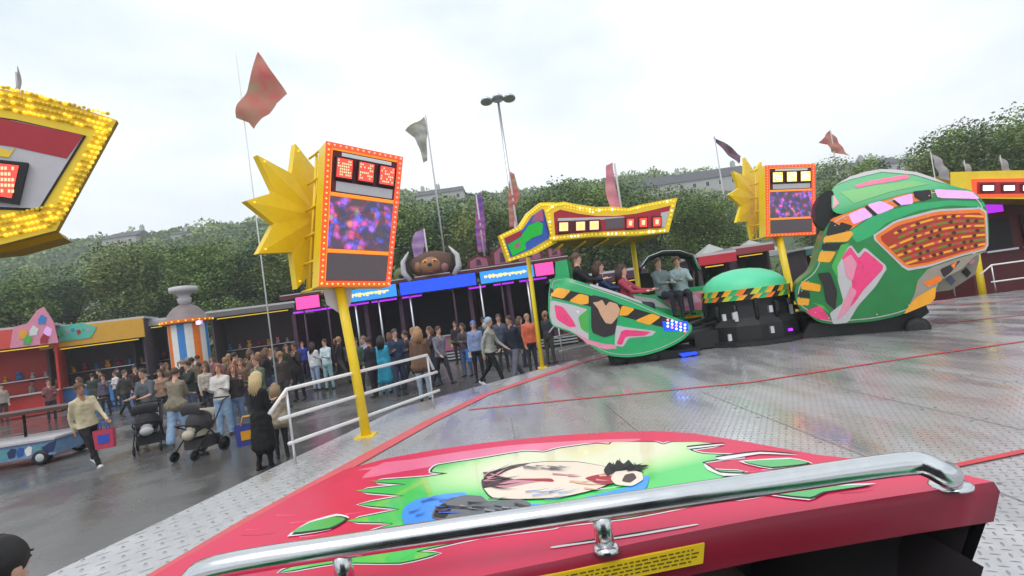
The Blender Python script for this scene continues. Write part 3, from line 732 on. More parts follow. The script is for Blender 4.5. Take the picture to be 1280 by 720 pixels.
# ---------------------------------------------------------------- green ride cars
def Z(x0, y0, k): return lambda x, y: (x0+x/k, y0+y/k)
def rimline(b, O, h, wd, m, ins=.05, eps=.006):
    A = offs(O, -ins, -ins); B_ = offs(O, -ins-wd, -ins-wd); n = len(O)
    b.add([(x, y, h(x, y)+eps) for x, y in A]+[(x, y, h(x, y)+eps) for x, y in B_], [(i, (i+1) % n, n+(i+1) % n, n+i) for i in range(n)], m)
def car_a():
    z = Z(660, 310, 4.5); Y = 10.1
    fr = frame(W(780, 400, Y), R(-11)); P = lambda pts: [PL(fr, *z(*p)) for p in pts]
    o = thing('ride_car', 'green ride car with yellow black chevrons and pink stars, riders aboard, at centre', 'ride car', (W(780, 455, Y).x, Y, PZ))
    out = [(125, 170), (200, 160), (345, 205), (520, 262), (640, 310), (760, 365), (915, 425), (922, 450), (905, 482), (860, 522), (760, 570), (660, 600), (560, 612), (480, 606), (420, 590), (350, 545), (300, 505), (240, 470), (140, 440), (118, 380), (115, 270)]
    O = P(out); cx = sum(p[0] for p in O)/len(O); cy = sum(p[1] for p in O)/len(O)
    O = chaik(O, 2); h = lambda x, y: .16*max(0, 1-((x-cx)/1.75)**2-((y-cy)/1.1)**2)**.5
    b = MB(fr); b.patch(O, h, 0, green, .1, back=-.05)
    L_ = [([(126, 214), (345, 264), (520, 317), (760, 385), (892, 426), (886, 470), (740, 440), (520, 380), (345, 326), (122, 274)], black, 1),
      ([(165, 222), (245, 238), (200, 286), (126, 268)], amber, 2), ([(290, 256), (343, 268), (343, 312), (300, 318), (232, 298)], amber, 2),
      ([(528, 321), (600, 340), (558, 378), (510, 378)], amber, 2), ([(690, 366), (745, 384), (680, 432), (598, 406)], amber, 2), ([(860, 420), (890, 430), (884, 466), (868, 464)], amber, 2),
      ([(128, 292), (250, 318), (343, 345), (343, 545), (300, 500), (240, 462), (145, 432), (126, 380)], pale, 1),
      ([(150, 318), (200, 330), (250, 395), (275, 440), (235, 442), (165, 400)], magenta, 2), ([(285, 385), (343, 340), (343, 480), (300, 450)], greenl, 2),
      ([(272, 350), (292, 352), (286, 372)], white, 3),
      ([(355, 262), (440, 280), (515, 312), (505, 390), (488, 482), (430, 500), (358, 470)], dark, 2),
      ([(365, 305), (392, 302), (418, 290), (438, 325), (458, 300), (500, 312), (518, 345), (505, 385), (470, 425), (438, 420), (408, 372), (395, 340)], peach, 3),
      ([(495, 430), (540, 440), (720, 465), (690, 492), (565, 502), (535, 552), (486, 545)], pale, 1), ([(528, 455), (690, 467), (655, 490), (548, 494), (528, 540), (498, 538)], magenta, 2),
      ([(260, 470), (340, 512), (430, 535), (490, 540), (500, 562), (430, 565), (340, 535)], pinkp, 2),
      ([(350, 200), (520, 255), (640, 303), (640, 312), (520, 270), (350, 215)], pale, 2)]
    for pl, m, k in L_: b.patch(chaik(P(pl), 1, .12), h, .004*k, m, .09)
    rimline(b, O, h, .012, pale); b.build('near_side', o)
    Wd = 1.35
    b = MB(fr); b.prism(O, -Wd-.05, -Wd, green); b.build('far_side', o)
    b = MB(fr)                       # hull skin between the two sides
    n = len(O)
    def skin(idx, m, z0=-.05, z1=-Wd):
        for i in idx:
            p, q = O[i % n], O[(i+1) % n]; b.add([(p[0], p[1], z0), (q[0], q[1], z0), (q[0], q[1], z1), (p[0], p[1], z1)], [(0, 1, 2, 3)], m)
    skin(range(12, 28), green); skin(range(28, 60), blackm); skin(range(60, 84), green); b.build('hull', o)
    # seat
    s0 = P([(135, 60), (205, 52), (340, 150), (345, 260), (150, 210)])
    b = MB(fr); b.prism(P([(150, 75), (215, 62), (235, 180), (150, 190)]), -Wd+.05, -.12, green); b.build('seat_back', o)
    b = MB(fr); b.prism(P([(200, 330), (430, 380), (430, 420), (200, 380)]), -Wd+.05, -.1, black); b.build('seat', o)
    b = MB(fr); u0 = P([(360, 215)])[0]; u1 = P([(505, 215)])[0]
    b.tube([(u0[0], u0[1]-.25, -.15), (u0[0]+.1, u0[1]+.02, -.2), (u0[0]+.12, u0[1]+.03, -1.1), (u0[0], u0[1]-.25, -1.2)], .03, chrome, 8); b.build('lap_bar', o)
    b = MB(fr); cp = PL(fr, *z(828, 432)); b.patch([(cp[0]-.24, cp[1]+.11), (cp[0]+.22, cp[1]+.05), (cp[0]+.22, cp[1]-.13), (cp[0]-.24, cp[1]-.07)], h, .012, bluel, .06)
    for i in range(5):
        for j in range(3):
            c = PL(fr, *z(782+i*24, 402+j*18+i*7)); b.ball((c[0], c[1], h(*c)+.015), .024, wblue if (i+j) % 3 else bulbr, 5)
    b.build('lamp_cluster', o)
    # chassis
    b = MB(fr); q = P([(445, 600), (880, 575), (985, 580), (800, 630), (465, 682)])
    b.prism(q, -1.25, -.12, black); 
    for px in ((520, 640), (700, 615)):
        c = PL(fr, *z(*px)); b.lathe([(0, -.06), (.11, -.06), (.13, -.02), (.13, .04), (0, .04)], blackm, 14, M=Matrix.Translation((c[0], c[1], -.08)))
    b.build('chassis', o)
    b = MB(fr); b.prism(P([(850, 596), (950, 584), (960, 598), (870, 615)]), -.10, -.05, bluel); b.build('blue_light', o)
    return fr, z
frA, zA = car_a()
def car_b():
    z = Z(660, 310, 4.5); Y = 12.6; fr = frame(W(850, 370, Y), R(-6)); P = lambda pts: [PL(fr, *z(*p)) for p in pts]
    o = thing('ride_car', 'green and pink ride car with arched canopy half hidden behind the central car', 'ride car', (W(850, 400, Y).x, Y, PZ))
    O = chaik(P([(505, 262), (560, 250), (640, 262), (700, 268), (820, 240), (990, 212), (1060, 208), (1070, 300), (1040, 385), (900, 440), (760, 440), (600, 380)]), 2)
    cx = sum(p[0] for p in O)/len(O); cy = sum(p[1] for p in O)/len(O)
    h = lambda x, y: .25*max(0, 1-((x-cx)/1.8)**2-((y-cy)/1.0)**2)**.5
    b = MB(fr); b.patch(O, h, 0, green, .12, back=-1.3)
    b.patch(P([(730, 275), (840, 255), (985, 238), (1040, 240), (1030, 345), (860, 352), (790, 330)]), h, .005, pinkp, .1)
    b.patch(P([(850, 280), (930, 262), (960, 300), (880, 325), (820, 310)]), h, .009, mat('pale_rose', S(225, 185, 205), .4), .1)
    b.patch(P([(800, 335), (860, 358), (1030, 350), (1025, 372), (870, 382), (790, 350)]), h, .007, greenl, .1)
    b.patch(P([(860, 382), (1025, 372), (1020, 384), (880, 395)]), h, .011, amber, .1)
    b.patch(P([(560, 262), (700, 285), (800, 345), (720, 330), (600, 300)]), h, .006, pale, .1)
    b.build('body', o)
    b = MB(fr); pts = [PL(fr, *z(x, y)) for x, y in ((640, 250), (655, 110), (700, 50), (780, 18), (880, 15), (960, 40), (1000, 120), (1005, 225))]
    b.tube([(p[0], p[1], -.9) for p in pts], .05, blackm, 8); b.tube([(p[0], p[1]+.03, -.55) for p in pts[1:7]], .035, chrome, 8)
    for i in range(1, 6):
        p, q = pts[i], pts[i+1]; b.add([(p[0], p[1], -.5), (q[0], q[1], -.5), (q[0], q[1], -1.5), (p[0], p[1], -1.5), (p[0], p[1]+.05, -.5), (q[0], q[1]+.05, -.5), (q[0], q[1]+.05, -1.5), (p[0], p[1]+.05, -1.5)], [(0, 1, 2, 3), (7, 6, 5, 4), (0, 4, 5, 1), (3, 2, 6, 7)], dark)
    b.build('canopy', o)
    b = MB(fr); b.prism(P([(660, 130), (1000, 110), (1000, 250), (660, 270)]), -1.45, -1.3, dark); b.build('seat_back', o)
    return fr, z
frB, zB = car_b()
def car_c():
    z = Z(980, 190, 3.0); Y = 9.6; fr = frame(W(1110, 310, Y), R(-27)); P = lambda pts: [PL(fr, *z(*p)) for p in pts]
    o = thing('ride_car', 'large tilted green ride car with latticed red panel and pink star at right', 'ride car', (W(1100, 415, Y).x, Y, PZ))
    out = [(160, 262), (240, 300), (330, 235), (480, 195), (600, 183), (735, 188), (748, 240), (745, 368), (690, 395), (640, 440), (560, 480), (530, 560), (430, 605), (330, 628), (230, 637), (180, 642), (120, 632), (85, 602), (45, 575), (38, 520), (50, 485), (110, 440), (130, 345)]
    out = [(165, 255), (300, 205), (430, 165), (540, 145), (690, 150), (735, 188), (748, 240), (745, 368), (690, 395), (640, 440), (560, 480), (530, 560), (430, 605), (330, 628), (230, 637), (180, 642), (120, 632), (85, 602), (45, 575), (38, 520), (50, 485), (110, 440), (130, 345)]
    O = P(out); cx = sum(p[0] for p in O)/len(O); cy = sum(p[1] for p in O)/len(O)
    O = chaik(O, 2); h = lambda x, y: .42*max(0, 1-((x-cx)/2.15)**2-((y-cy)/1.75)**2)**.5
    b = MB(fr); b.patch(O, h, 0, greend, .12, back=-1.5)
    L_ = [([(232, 306), (330, 240), (480, 200), (600, 188), (733, 192), (737, 212), (600, 207), (480, 228), (370, 272), (318, 318), (262, 345)], green, 1),
      ([(165, 258), (300, 208), (430, 168), (540, 148), (540, 180), (480, 192), (330, 232), (235, 300), (180, 300)], orange, 1),
      ([(232, 240), (290, 215), (322, 247), (250, 278)], lilac, 2), ([(302, 204), (352, 190), (402, 216), (338, 242)], lilac, 2), ([(392, 184), (466, 163), (468, 202), (415, 208)], lilac, 2),
      ([(205, 268), (248, 282), (232, 300), (195, 292)], black, 3), ([(470, 155), (535, 148), (538, 182), (500, 192), (474, 178)], black, 3), ([(292, 214), (300, 206), (338, 240), (326, 248)], black, 3), ([(400, 186), (392, 190), (414, 210), (424, 206)], black, 3),
      ([(548, 146), (690, 152), (722, 182), (560, 180)], lilac, 3),
      ([(312, 322), (400, 263), (550, 222), (740, 212), (742, 368), (640, 392), (520, 432), (438, 446)], pale, 3),
      ([(322, 324), (404, 270), (552, 230), (733, 219), (735, 362), (640, 385), (520, 423), (440, 436)], orange, 4),
      ([(340, 326), (410, 282), (552, 243), (728, 232), (730, 355), (640, 378), (520, 414), (442, 426)], mat('rust_panel', S(170, 52, 30), .45), 5)]
    # lattice rows
    for r_ in range(7):
        t0 = (r_+.35)/7; t1 = (r_+.82)/7
        A = lambda t: (340+102*t, 326+100*t); B = lambda t: (728+2*t, 238+116*t)
        a0, a1, b0, b1 = A(t0), A(t1), B(t0), B(t1)
        M_ = lambda a, c, u: (a[0]*(1-u)+c[0]*u, a[1]*(1-u)+c[1]*u-34*(math.sin(math.pi*u))*(1-(t0)*.9))
        us = [i/8 for i in range(1, 9)] if r_ < 2 else [i/8 for i in range(9)]
        L_.append(([M_(a0, b0, u) for u in us]+[M_(a1, b1, u) for u in us[::-1]], (amber if r_ % 2 == 0 else mat('olive_lacquer', S(110, 130, 40), .4)), 6))
        for i in range(2 if r_ < 2 else 1, 11):
            if (i*7+r_*3) % 5 == 0: continue
            u = (i+.5*(r_ % 2))/11.5; c = M_(A((t0+t1)/2), B((t0+t1)/2), u); w = 11-(r_ % 3)
            L_.append(([(c[0]-w, c[1]+2), (c[0], c[1]-8), (c[0]+w, c[1]-3), (c[0]+w*.4, c[1]+7)], maroon if (i+r_) % 3 else redline, 7))
    L_ += [([(240, 350), (180, 410), (190, 470), (215, 560), (165, 600), (178, 640), (232, 634), (268, 570), (330, 500), (372, 432), (290, 360), (266, 385)], pale, 2),
      ([(238, 358), (205, 400), (235, 420), (245, 500), (225, 590), (255, 560), (285, 515), (362, 432), (292, 372), (268, 400)], magenta, 3),
      ([(212, 405), (240, 385), (262, 420), (246, 480), (225, 470)], pinkp, 4), ([(240, 500), (262, 520), (230, 590), (190, 625), (215, 560)], pinkp, 4),
      ([(186, 395), (205, 350), (238, 345), (190, 430), (196, 480), (170, 430)], greenl, 3),
      ([(145, 322), (240, 300), (250, 312), (228, 340), (140, 342)], amber, 2), ([(138, 346), (225, 344), (190, 372), (134, 370)], black, 2), ([(130, 374), (188, 376), (165, 415), (120, 412)], amber, 2),
      ([(170, 262), (230, 300), (150, 320), (160, 285)], black, 3),
      ([(62, 482), (132, 495), (130, 522), (60, 512)], amber, 2), ([(58, 516), (92, 520), (94, 545), (48, 540)], black, 2), ([(46, 544), (92, 548), (88, 572), (50, 570)], amber, 2),
      ([(118, 455), (165, 450), (192, 520), (185, 590), (150, 560), (140, 500)], dark, 2),
      ([(80, 592), (130, 570), (172, 628), (120, 620), (92, 606)], magenta, 3), ([(100, 560), (140, 570), (170, 605), (130, 575)], greenl, 3),
      ([(520, 436), (640, 396), (742, 371), (688, 394), (640, 440), (560, 480), (530, 560), (435, 602), (470, 530), (480, 480)], mat('smoky_panel', S(150, 140, 128), .4), 2),
      ([(478, 540), (548, 500), (545, 545), (530, 562), (432, 603), (450, 572)], amber, 3), ([(500, 488), (560, 460), (570, 480), (520, 505)], orange, 3), ([(560, 440), (640, 405), (600, 452), (575, 470)], dark, 3), ([(600, 425), (625, 410), (612, 440)], orange, 4)]
    for pl, m, k in L_: b.patch(chaik(P(pl), 1, .1), h, .0035*k, m, .10)
    rimline(b, O, h, .016, pale)
    for i in range(0, len(O), 5):
        p = offs(O, -.11, -.11)[i]; b.ball((p[0], p[1], h(*p)+.004), .014, steel, 4)
    b.build('body', o)
    # hood shell rising and rolling back behind the upper rim
    top = [(176, 240), (178, 150), (190, 125), (250, 88), (310, 68), (370, 58), (430, 62), (500, 74), (560, 98), (610, 125), (660, 140), (700, 152), (735, 188), (540, 182), (430, 190), (300, 225)]
    T_ = chaik(P(top), 2); tx = sum(p[0] for p in T_)/len(T_); ty = min(p[1] for p in T_)
    h2 = lambda x, y: .30-.55*max(0, (y-ty)/1.2)**1.6
    b = MB(fr); b.patch(T_, h2, -.12, green, .1, back=-1.4)
    b.patch(P([(262, 125), (330, 105), (465, 82), (470, 98), (400, 112), (330, 122), (275, 135)]), h2, -.112, magenta, .08)
    b.patch(P([(185, 160), (205, 195), (180, 215)]), h2, -.112, pinkp, .08)
    b.patch(P([(190, 124), (250, 88), (310, 68), (370, 58), (430, 62), (500, 74), (560, 98), (610, 125), (560, 110), (490, 84), (370, 70), (250, 100)]), h2, -.11, pale, .08)
    b.patch(P([(210, 150), (330, 128), (480, 108), (540, 122), (400, 150), (260, 195)]), h2, -.114, greenl, .08)
    b.build('hood', o)
    b = MB(fr); b.patch(chaik(P([(112, 262), (112, 200), (130, 162), (168, 142), (190, 150), (190, 290), (150, 295)]), 2), lambda x, y: .02, 0, black, .12, back=-.5)
    b.patch(P([(100, 245), (106, 200), (124, 172), (130, 175), (116, 215), (118, 262)]), lambda x, y: .02, .006, mat('wine_vinyl', S(80, 30, 50), .4), .12); b.build('headrest', o)
    b = MB(fr); b.prism(P([(95, 640), (300, 636), (440, 612), (525, 568), (540, 600), (470, 650), (460, 690), (60, 700)]), -1.3, .1, black)
    b.tube([(P([(60, 672)])[0][0]-1.0, P([(60, 672)])[0][1], -.6), (P([(200, 672)])[0][0], P([(200, 672)])[0][1], -.6)], .12, blackm, 10)
    c = P([(490, 650)])[0]
    for dz in (.14, -1.1):
        b.lathe([(0, 0), (.16, 0), (.19, .04), (.19, .12), (.1, .14), (0, .14)], black, 16, M=Matrix.Translation((c[0], c[1]-.02, dz)))
    b.build('chassis', o)
    b = MB(fr); b.patch(P([(525, 440), (640, 398), (748, 372), (752, 400), (735, 460), (640, 520), (560, 530)]), lambda x, y: -.25, 0, mat('smoky_panel', S(150, 140, 128), .4), .15, back=-.3)
    for i, (x, y) in enumerate(((600, 440), (660, 420), (715, 402), (640, 480), (700, 450))):
        b.prism(P([(x-18, y), (x, y-18), (x+20, y+4), (x+4, y+22)]), -.245, -.235, (orange, dark, pinkp, mat('slate_blue', S(90, 95, 120), .5), dark)[i])
    b.build('side_wing', o)
car_c()

# hub
def hub():
    c0 = W(938, 400, 11.0); cx, cy = c0.x+.05, 11.2
    o = thing('ride_hub', 'black machinery hub topped by a mint green dome with chequered trim', 'ride hub', (cx, cy, PZ))
    r_ = .85; zt = W(938, 359, cy).z
    M = Matrix.Translation((cx, cy, zt)) @ Matrix.Rotation(R(1), 4, 'Y')
    b = MB(M); b.lathe([(r_*.99, .0), (r_*.97, .1), (r_*.88, .2), (r_*.7, .31), (r_*.45, .39), (r_*.2, .425), (.0, .43)], mint, 40)
    b.build('dome', o)
    b = MB(M); cols = [amber, black, amber, green, mat('lime_lacquer', S(190, 200, 60), .4), black, orange, green]
    n = 40
    for k in range(n):
        a0, a1 = 2*math.pi*k/n, 2*math.pi*(k+1)/n
        for (z0, z1, off) in ((-.12, 0, 0), (-.22, -.12, .5)):
            v = [((r_+.05)*math.cos(a+da), (r_+.05)*math.sin(a+da), z) for a, z, da in ((a0, z0, 0), (a1, z0, 0), (a1, z1, .12), (a0, z1, .12))]
            b.add(v, [(0, 1, 2, 3)], cols[(k*3+(4 if off else 0)) % len(cols)])
    b.lathe([(r_+.048, -.22), (r_-.1, -.23)], black, 40); b.lathe([(r_-.1, .0), (r_+.048, .0)], yellow, 40)
    b.build('trim_ring', o)
    b = MB(Matrix.Translation((cx, cy, 0)))
    b.lathe([(r_-.02, zt-.2), (r_-.02, zt-.35), (r_-.0, 1.15), (r_+.15, 1.0), (r_+.15, PZ+.1), (r_+.3, PZ+.08), (r_+.3, PZ+.005)], black, 14, smooth=False)
    for k in range(14):
        w = 2*math.pi*k/14; x, y = (r_+.03)*math.cos(w), (r_+.03)*math.sin(w)
        b.tube([(x, y, 1.1), (x, y, zt-.3)], .035, blackm, 6)
        b.box((x*1.03, y*1.03, 1.2+.35*((k*5) % 3)/3), (.07, .07, .2), steel if k % 3 == 0 else blackm)
    b.build('core', o)
    for (dx, dy) in ((-2.1, -.6), (2.0, -.7), (-1.0, 1.2)):
        b = MB(); b.tube([(cx, cy, PZ+.4), (cx+dx, cy+dy, PZ+.3)], .14, blackm, 8); b.tube([(cx+dx*.35, cy+dy*.35-.1, PZ+.62), (cx+dx, cy+dy-.1, PZ+.5)], .05, blackm, 8)
        b.box((cx+dx*.55, cy+dy*.55, PZ+.2), (.5, .4, .34), black); b.build('arm', o)
    for k, (px, py, m) in enumerate(((963, 386, steel), (905, 397, steel), (988, 412, purl), (912, 422, steel), (965, 412, steel), (918, 395, pale))):
        p = W(px, py, cy-1.12); b = MB(); b.box(p, (.07, .05, .13 if k != 2 else .05), m); b.build('warning_plate', o)
hub()

# ---------------------------------------------------------------- foreground car nose
def nose():
    DZ = 1.5
    o = thing('ride_car', 'crimson ride car nose with airbrushed green splash and chrome bar in the foreground', 'ride car', (0, 1.3, PZ))
    P = lambda pts, z=DZ: [tuple(G(x, y, z)[:2]) for x, y in pts]
    out = [(1.02, 1.18), (1.0, 1.24), (.93, 1.34), (.79, 1.48), (.67, 1.68), (.56, 1.84), (.46, 1.92), (.34, 1.975), (.1, 2.04), (-.2, 2.09), (-.4, 2.105), (-.6, 2.09), (-.75, 2.03), (-.85, 1.8), (-.97, 1.4), (-1.06, 1.05), (-1.05, .93), (-.5, .99), (.01, 1.05), (.19, 1.08), (.47, 1.12), (.74, 1.15)]
    n = len(out)
    h = lambda x, y: .03*(1-(x/1.1)**2)-.012*max(0, (y-1.2))
    # shader painted splash: lime to cream around the figure
    m, nt, bs = newmat('airbrushed_splash'); L = nt.links.new
    tc = nd(nt, 'ShaderNodeTexCoord'); mp = nd(nt, 'ShaderNodeMapping'); mp.inputs['Location'].default_value = (-.13, -.42, 0)
    L(tc.outputs['Object'], mp.inputs[0]); mp2 = nd(nt, 'ShaderNodeMapping'); mp2.inputs['Scale'].default_value = (1.75, 3.6, 0); L(mp.outputs[0], mp2.inputs[0])
    ln = nd(nt, 'ShaderNodeVectorMath', operation='LENGTH'); L(mp2.outputs[0], ln.inputs[0])
    cr = nd(nt, 'ShaderNodeValToRGB'); e = cr.color_ramp.elements
    e[0].position = .5; e[0].color = (*S(228, 226, 188), 1); e[1].position = .98; e[1].color = (*S(30, 205, 80), 1); e.new(.74).color = (*S(175, 228, 140), 1)
    L(ln.outputs['Value'], cr.inputs[0]); L(cr.outputs[0], bs.inputs['Base Color']); bs.inputs['Roughness'].default_value = .3; bs.inputs['Coat Weight'].default_value = .6
    splash = m
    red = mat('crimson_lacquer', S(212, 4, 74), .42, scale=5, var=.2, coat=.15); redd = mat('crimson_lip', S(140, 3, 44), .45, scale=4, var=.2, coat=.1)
    rosy = mat('rose_lacquer', S(238, 110, 150), .35, coat=.5)
    lime = mat('lime_green_lacquer', S(25, 175, 75), .32, coat=.5)
    b = MB(Matrix.Translation((0, 0, DZ))); hh = h
    b.patch(out, hh, 0, red, .08)
    ins = [(x*1.0, y) for x, y in out]
    # lip: skirt round the edge
    low = [(x*.985, y+.02 if y < 1.3 else y-.02) for x, y in out]
    pts = []
    for i in range(n):
        a, c = Vector(out[i]), Vector(out[(i+1) % n]); k = max(1, int((c-a).length/.08)); pts += [a.lerp(c, j/k) for j in range(k)]
    N = len(pts)
    vs = [(p.x, p.y, hh(p.x, p.y)) for p in pts]+[(p.x, p.y-(.012 if p.y < 1.3 else -.012), hh(p.x, p.y)-.018) for p in pts]+[(p.x*.985, p.y, hh(p.x, p.y)-.088) for p in pts]
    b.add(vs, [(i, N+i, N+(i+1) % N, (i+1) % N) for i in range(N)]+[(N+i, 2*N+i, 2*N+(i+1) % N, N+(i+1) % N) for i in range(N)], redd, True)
    def dec(poly, m, k, st=.05): b.patch([PLz(x, y) for x, y in (catm(poly, 3) if len(poly) < 60 else poly)], hh, .0003*k, m, st)
    def PLz(px, py):
        z = 0
        for _ in range(4):
            g_ = G(px, py, DZ+z); z = h(g_.x, g_.y)
        return (g_.x, g_.y)
    # far rose edge
    dec([(445, 588), (520, 582), (600, 572), (700, 560), (790, 552), (800, 548.5), (740, 550), (640, 556.5), (560, 567), (500, 577)], rosy, 1)
    dec([(452, 598), (480, 578), (560, 572), (540, 583), (500, 590)], rosy, 1)
    sp = [(350, 716), (420, 704), (500, 704), (548, 692), (520, 690), (600, 672), (690, 660), (700, 657), (780, 648), (840, 637), (900, 624), (880, 624), (925, 624), (985, 612), (940, 602), (900, 598), (930, 590), (892, 588), (878, 578), (910, 573), (935, 570), (880, 568), (862, 562), (900, 556), (860, 551), (845, 550), (830, 556), (815, 552), (770, 549.5), (762, 556), (745, 555), (700, 561), (680, 566), (655, 565), (600, 574), (548, 582), (540, 590), (560, 592), (530, 597), (462, 602), (508, 606), (444, 614), (505, 620), (450, 631), (500, 637), (432, 652), (492, 655), (415, 680), (468, 674), (380, 704)]
    ctr = (650, 625)
    def grow(p, k): return [(ctr[0]+(x-ctr[0])*(1+k), ctr[1]+(y-ctr[1])*(1+k*.9)) for x, y in p]
    def clipdec(p, m, k):
        dec(p, m, k, .04)
    inner = sp
    inner = catm(inner, 3); lim = lambda p: [(x, max(y, 551.5+abs(x-820)*.03)) for x, y in p]
    clipdec(lim(offs(inner, 5.0, 2.3)), white, 2); clipdec(lim(offs(inner, 3.0, 1.2)), black, 3); clipdec([(x, max(y, 553)) for x, y in inner], splash, 4)
    for fl_ in ([(930, 578), (985, 575), (1010, 580), (965, 585)], [(365, 667), (388, 654), (418, 647), (432, 650), (412, 661)], [(950, 616), (1000, 611), (1085, 608), (1030, 616), (1012, 623)]):
        c = (sum(x for x, y in fl_)/len(fl_), sum(y for x, y in fl_)/len(fl_)); g2 = [(c[0]+(x-c[0])*1.16, c[1]+(y-c[1])*1.42) for x, y in fl_]
        dec(g2, white, 8); dec([(c[0]+(x-c[0])*1.07+2, c[1]+(y-c[1])*1.2+.6) for x, y in fl_], black, 9); dec(fl_, lime, 10)
    for ln_ in ([(862, 562), (905, 557), (900, 556), (860, 560)], [(880, 580), (900, 592), (940, 594), (905, 596), (884, 588)], [(895, 573), (950, 566), (1000, 570), (950, 568.5), (905, 576)]):
        dec([(x, y-2) for x, y in ln_], black, 8); dec(ln_, white, 9)
    # figure: pale face-like oval, blue scarf, dark tufts (generic)
    blu = mat('sky_blue_lacquer', S(25, 150, 240), .32, coat=.3); flesh = mat('cream_flesh_lacquer', S(236, 216, 196), .35, coat=.4, var=.14, scale=9); smk = mat('smoke_grey_lacquer', S(88, 92, 96), .4, var=.4, scale=12, coat=.3)
    dec([(503, 650), (505, 636), (520, 626), (555, 619), (580, 617), (600, 628), (690, 632), (745, 620), (788, 609), (798, 600), (812, 596), (806, 614), (770, 628), (710, 641), (645, 653), (560, 664), (515, 666)], blu, 11)
    dec([(604, 612), (602, 602), (615, 592), (640, 583), (680, 578), (720, 578), (755, 584), (775, 592), (768, 604), (745, 614), (700, 624), (650, 626), (615, 624)], black, 12)
    dec([(605, 612), (603, 602), (616, 592.7), (641, 583.8), (680, 578.8), (720, 578.8), (754, 584.3), (774, 592.4), (767, 603.6), (744.5, 613.3), (700, 623.3), (650, 625.3), (616, 623.4)], flesh, 13)
    dec([(605, 612), (602, 602), (616, 592), (640, 583), (665, 580), (640, 588), (622, 596), (640, 600), (655, 604), (625, 606)], mat('umber_lacquer', S(70, 45, 45), .4), 14)
    dec([(610, 608), (650, 600), (690, 601), (660, 606), (630, 612)], mat('dusty_rose', S(205, 140, 150), .4), 15)
    dec([(540, 649), (545, 636), (565, 625), (582, 621), (602, 622), (612, 629), (650, 626), (664, 632), (652, 640), (610, 646), (565, 654)], smk, 16)
    dec([(542, 648), (546, 638), (556, 631), (564, 640), (556, 650)], black, 17); dec([(690, 604), (640, 601), (686, 600), (692, 602)], crimson, 17)
    dec([(732, 600), (745, 596), (765, 594), (768, 606), (752, 608)], crimson, 18)
    dec([(764, 600), (772, 590), (790, 586), (802, 592), (804, 602), (790, 610), (770, 608)], flesh, 19); dec([(778, 604), (782, 596), (792, 594), (796, 600), (788, 606)], mat('umber_lacquer', S(70, 45, 45), .4), 20)
    dec([(755, 590), (762, 580), (768, 584), (772, 577), (780, 582), (786, 577), (792, 583), (812, 584), (800, 589), (806, 594), (790, 590), (770, 592), (760, 598)], black, 20)
    rr = random.Random(8)
    def stroke(x, y, ang, ln_, w, m, k):
        ca, sa = math.cos(ang), math.sin(ang)*.5; nx, ny = -math.sin(ang)*w, math.cos(ang)*w*.5
        b.patch([PLz(x-nx, y-ny), PLz(x+ca*ln_*.5-nx*.6, y+sa*ln_*.5-ny*.6+ln_*.03), PLz(x+ca*ln_, y+sa*ln_), PLz(x+ca*ln_*.5+nx*.6, y+sa*ln_*.5+ny*.6+ln_*.03), PLz(x+nx, y+ny)], hh, .0003*k, m, .05)
    umb = mat('umber_lacquer', S(70, 45, 45), .4); rose = mat('dusty_rose', S(205, 140, 150), .4)
    for i in range(26): stroke(604+rr.uniform(0, 6), 600+rr.uniform(-9, 12), rr.uniform(-.9, .5), rr.uniform(14, 48), rr.uniform(.8, 2), rr.choice([umb, umb, black, rose]), 21+i % 3)
    for i in range(16): stroke(640+rr.uniform(0, 60), 584+rr.uniform(0, 4), rr.uniform(-.1, .25), rr.uniform(12, 30), .9, rr.choice([umb, smk]), 24)
    for i in range(22): stroke(762+rr.uniform(0, 40), 588+rr.uniform(-3, 4), rr.uniform(-2.6, -.3), rr.uniform(9, 22), 1.4, black, 25)
    for i in range(14): stroke(535+rr.uniform(0, 110), 632+rr.uniform(-6, 12), rr.uniform(-.4, .4), rr.uniform(12, 36), 2.2, rr.choice([black, smk, mat('pale_smoke', S(140, 146, 150), .4), umb]), 25)
    for i in range(9): stroke(510+rr.uniform(0, 40), 640+rr.uniform(-14, 10), rr.uniform(-.8, 0), rr.uniform(14, 34), 1.6, mat('deep_blue', S(18, 90, 190), .35), 22)
    for i in range(10): stroke(655+rr.uniform(0, 110), 632-rr.uniform(0, 18), rr.uniform(-.5, -.2), rr.uniform(20, 40), 1.1, rr.choice([mat('deep_blue', S(18, 90, 190), .35), white, blu]), 26)
    for i in range(7): stroke(690+rr.uniform(0, 60), 600+rr.uniform(-6, 14), rr.uniform(-.3, .2), rr.uniform(16, 40), 2.2, rr.choice([mat('warm_flesh', S(228, 180, 150), .4), rose, mat('pale_cream', S(238, 226, 205), .4)]), 19)
    # red airbrush streaks on the crimson
    for i in range(26):
        x, y = rr.choice([(rr.uniform(300, 440), rr.uniform(640, 690)), (rr.uniform(900, 1080), rr.uniform(585, 618))])
        stroke(x, y, rr.uniform(-.35, -.1), rr.uniform(20, 60), rr.uniform(1, 2.6), rr.choice([rosy, mat('hot_pink', S(235, 60, 110), .35), mat('deep_crimson', S(170, 8, 45), .35)]), 1)
    # small markings nearer the rider
    dec([(690, 684), (740, 676), (800, 667), (868, 656), (870, 657.5), (800, 670), (740, 679), (692, 686)], white, 5); dec([(700, 682), (740, 675), (855, 657), (800, 667.5), (740, 677)], black, 6)
    b.build('deck', o)
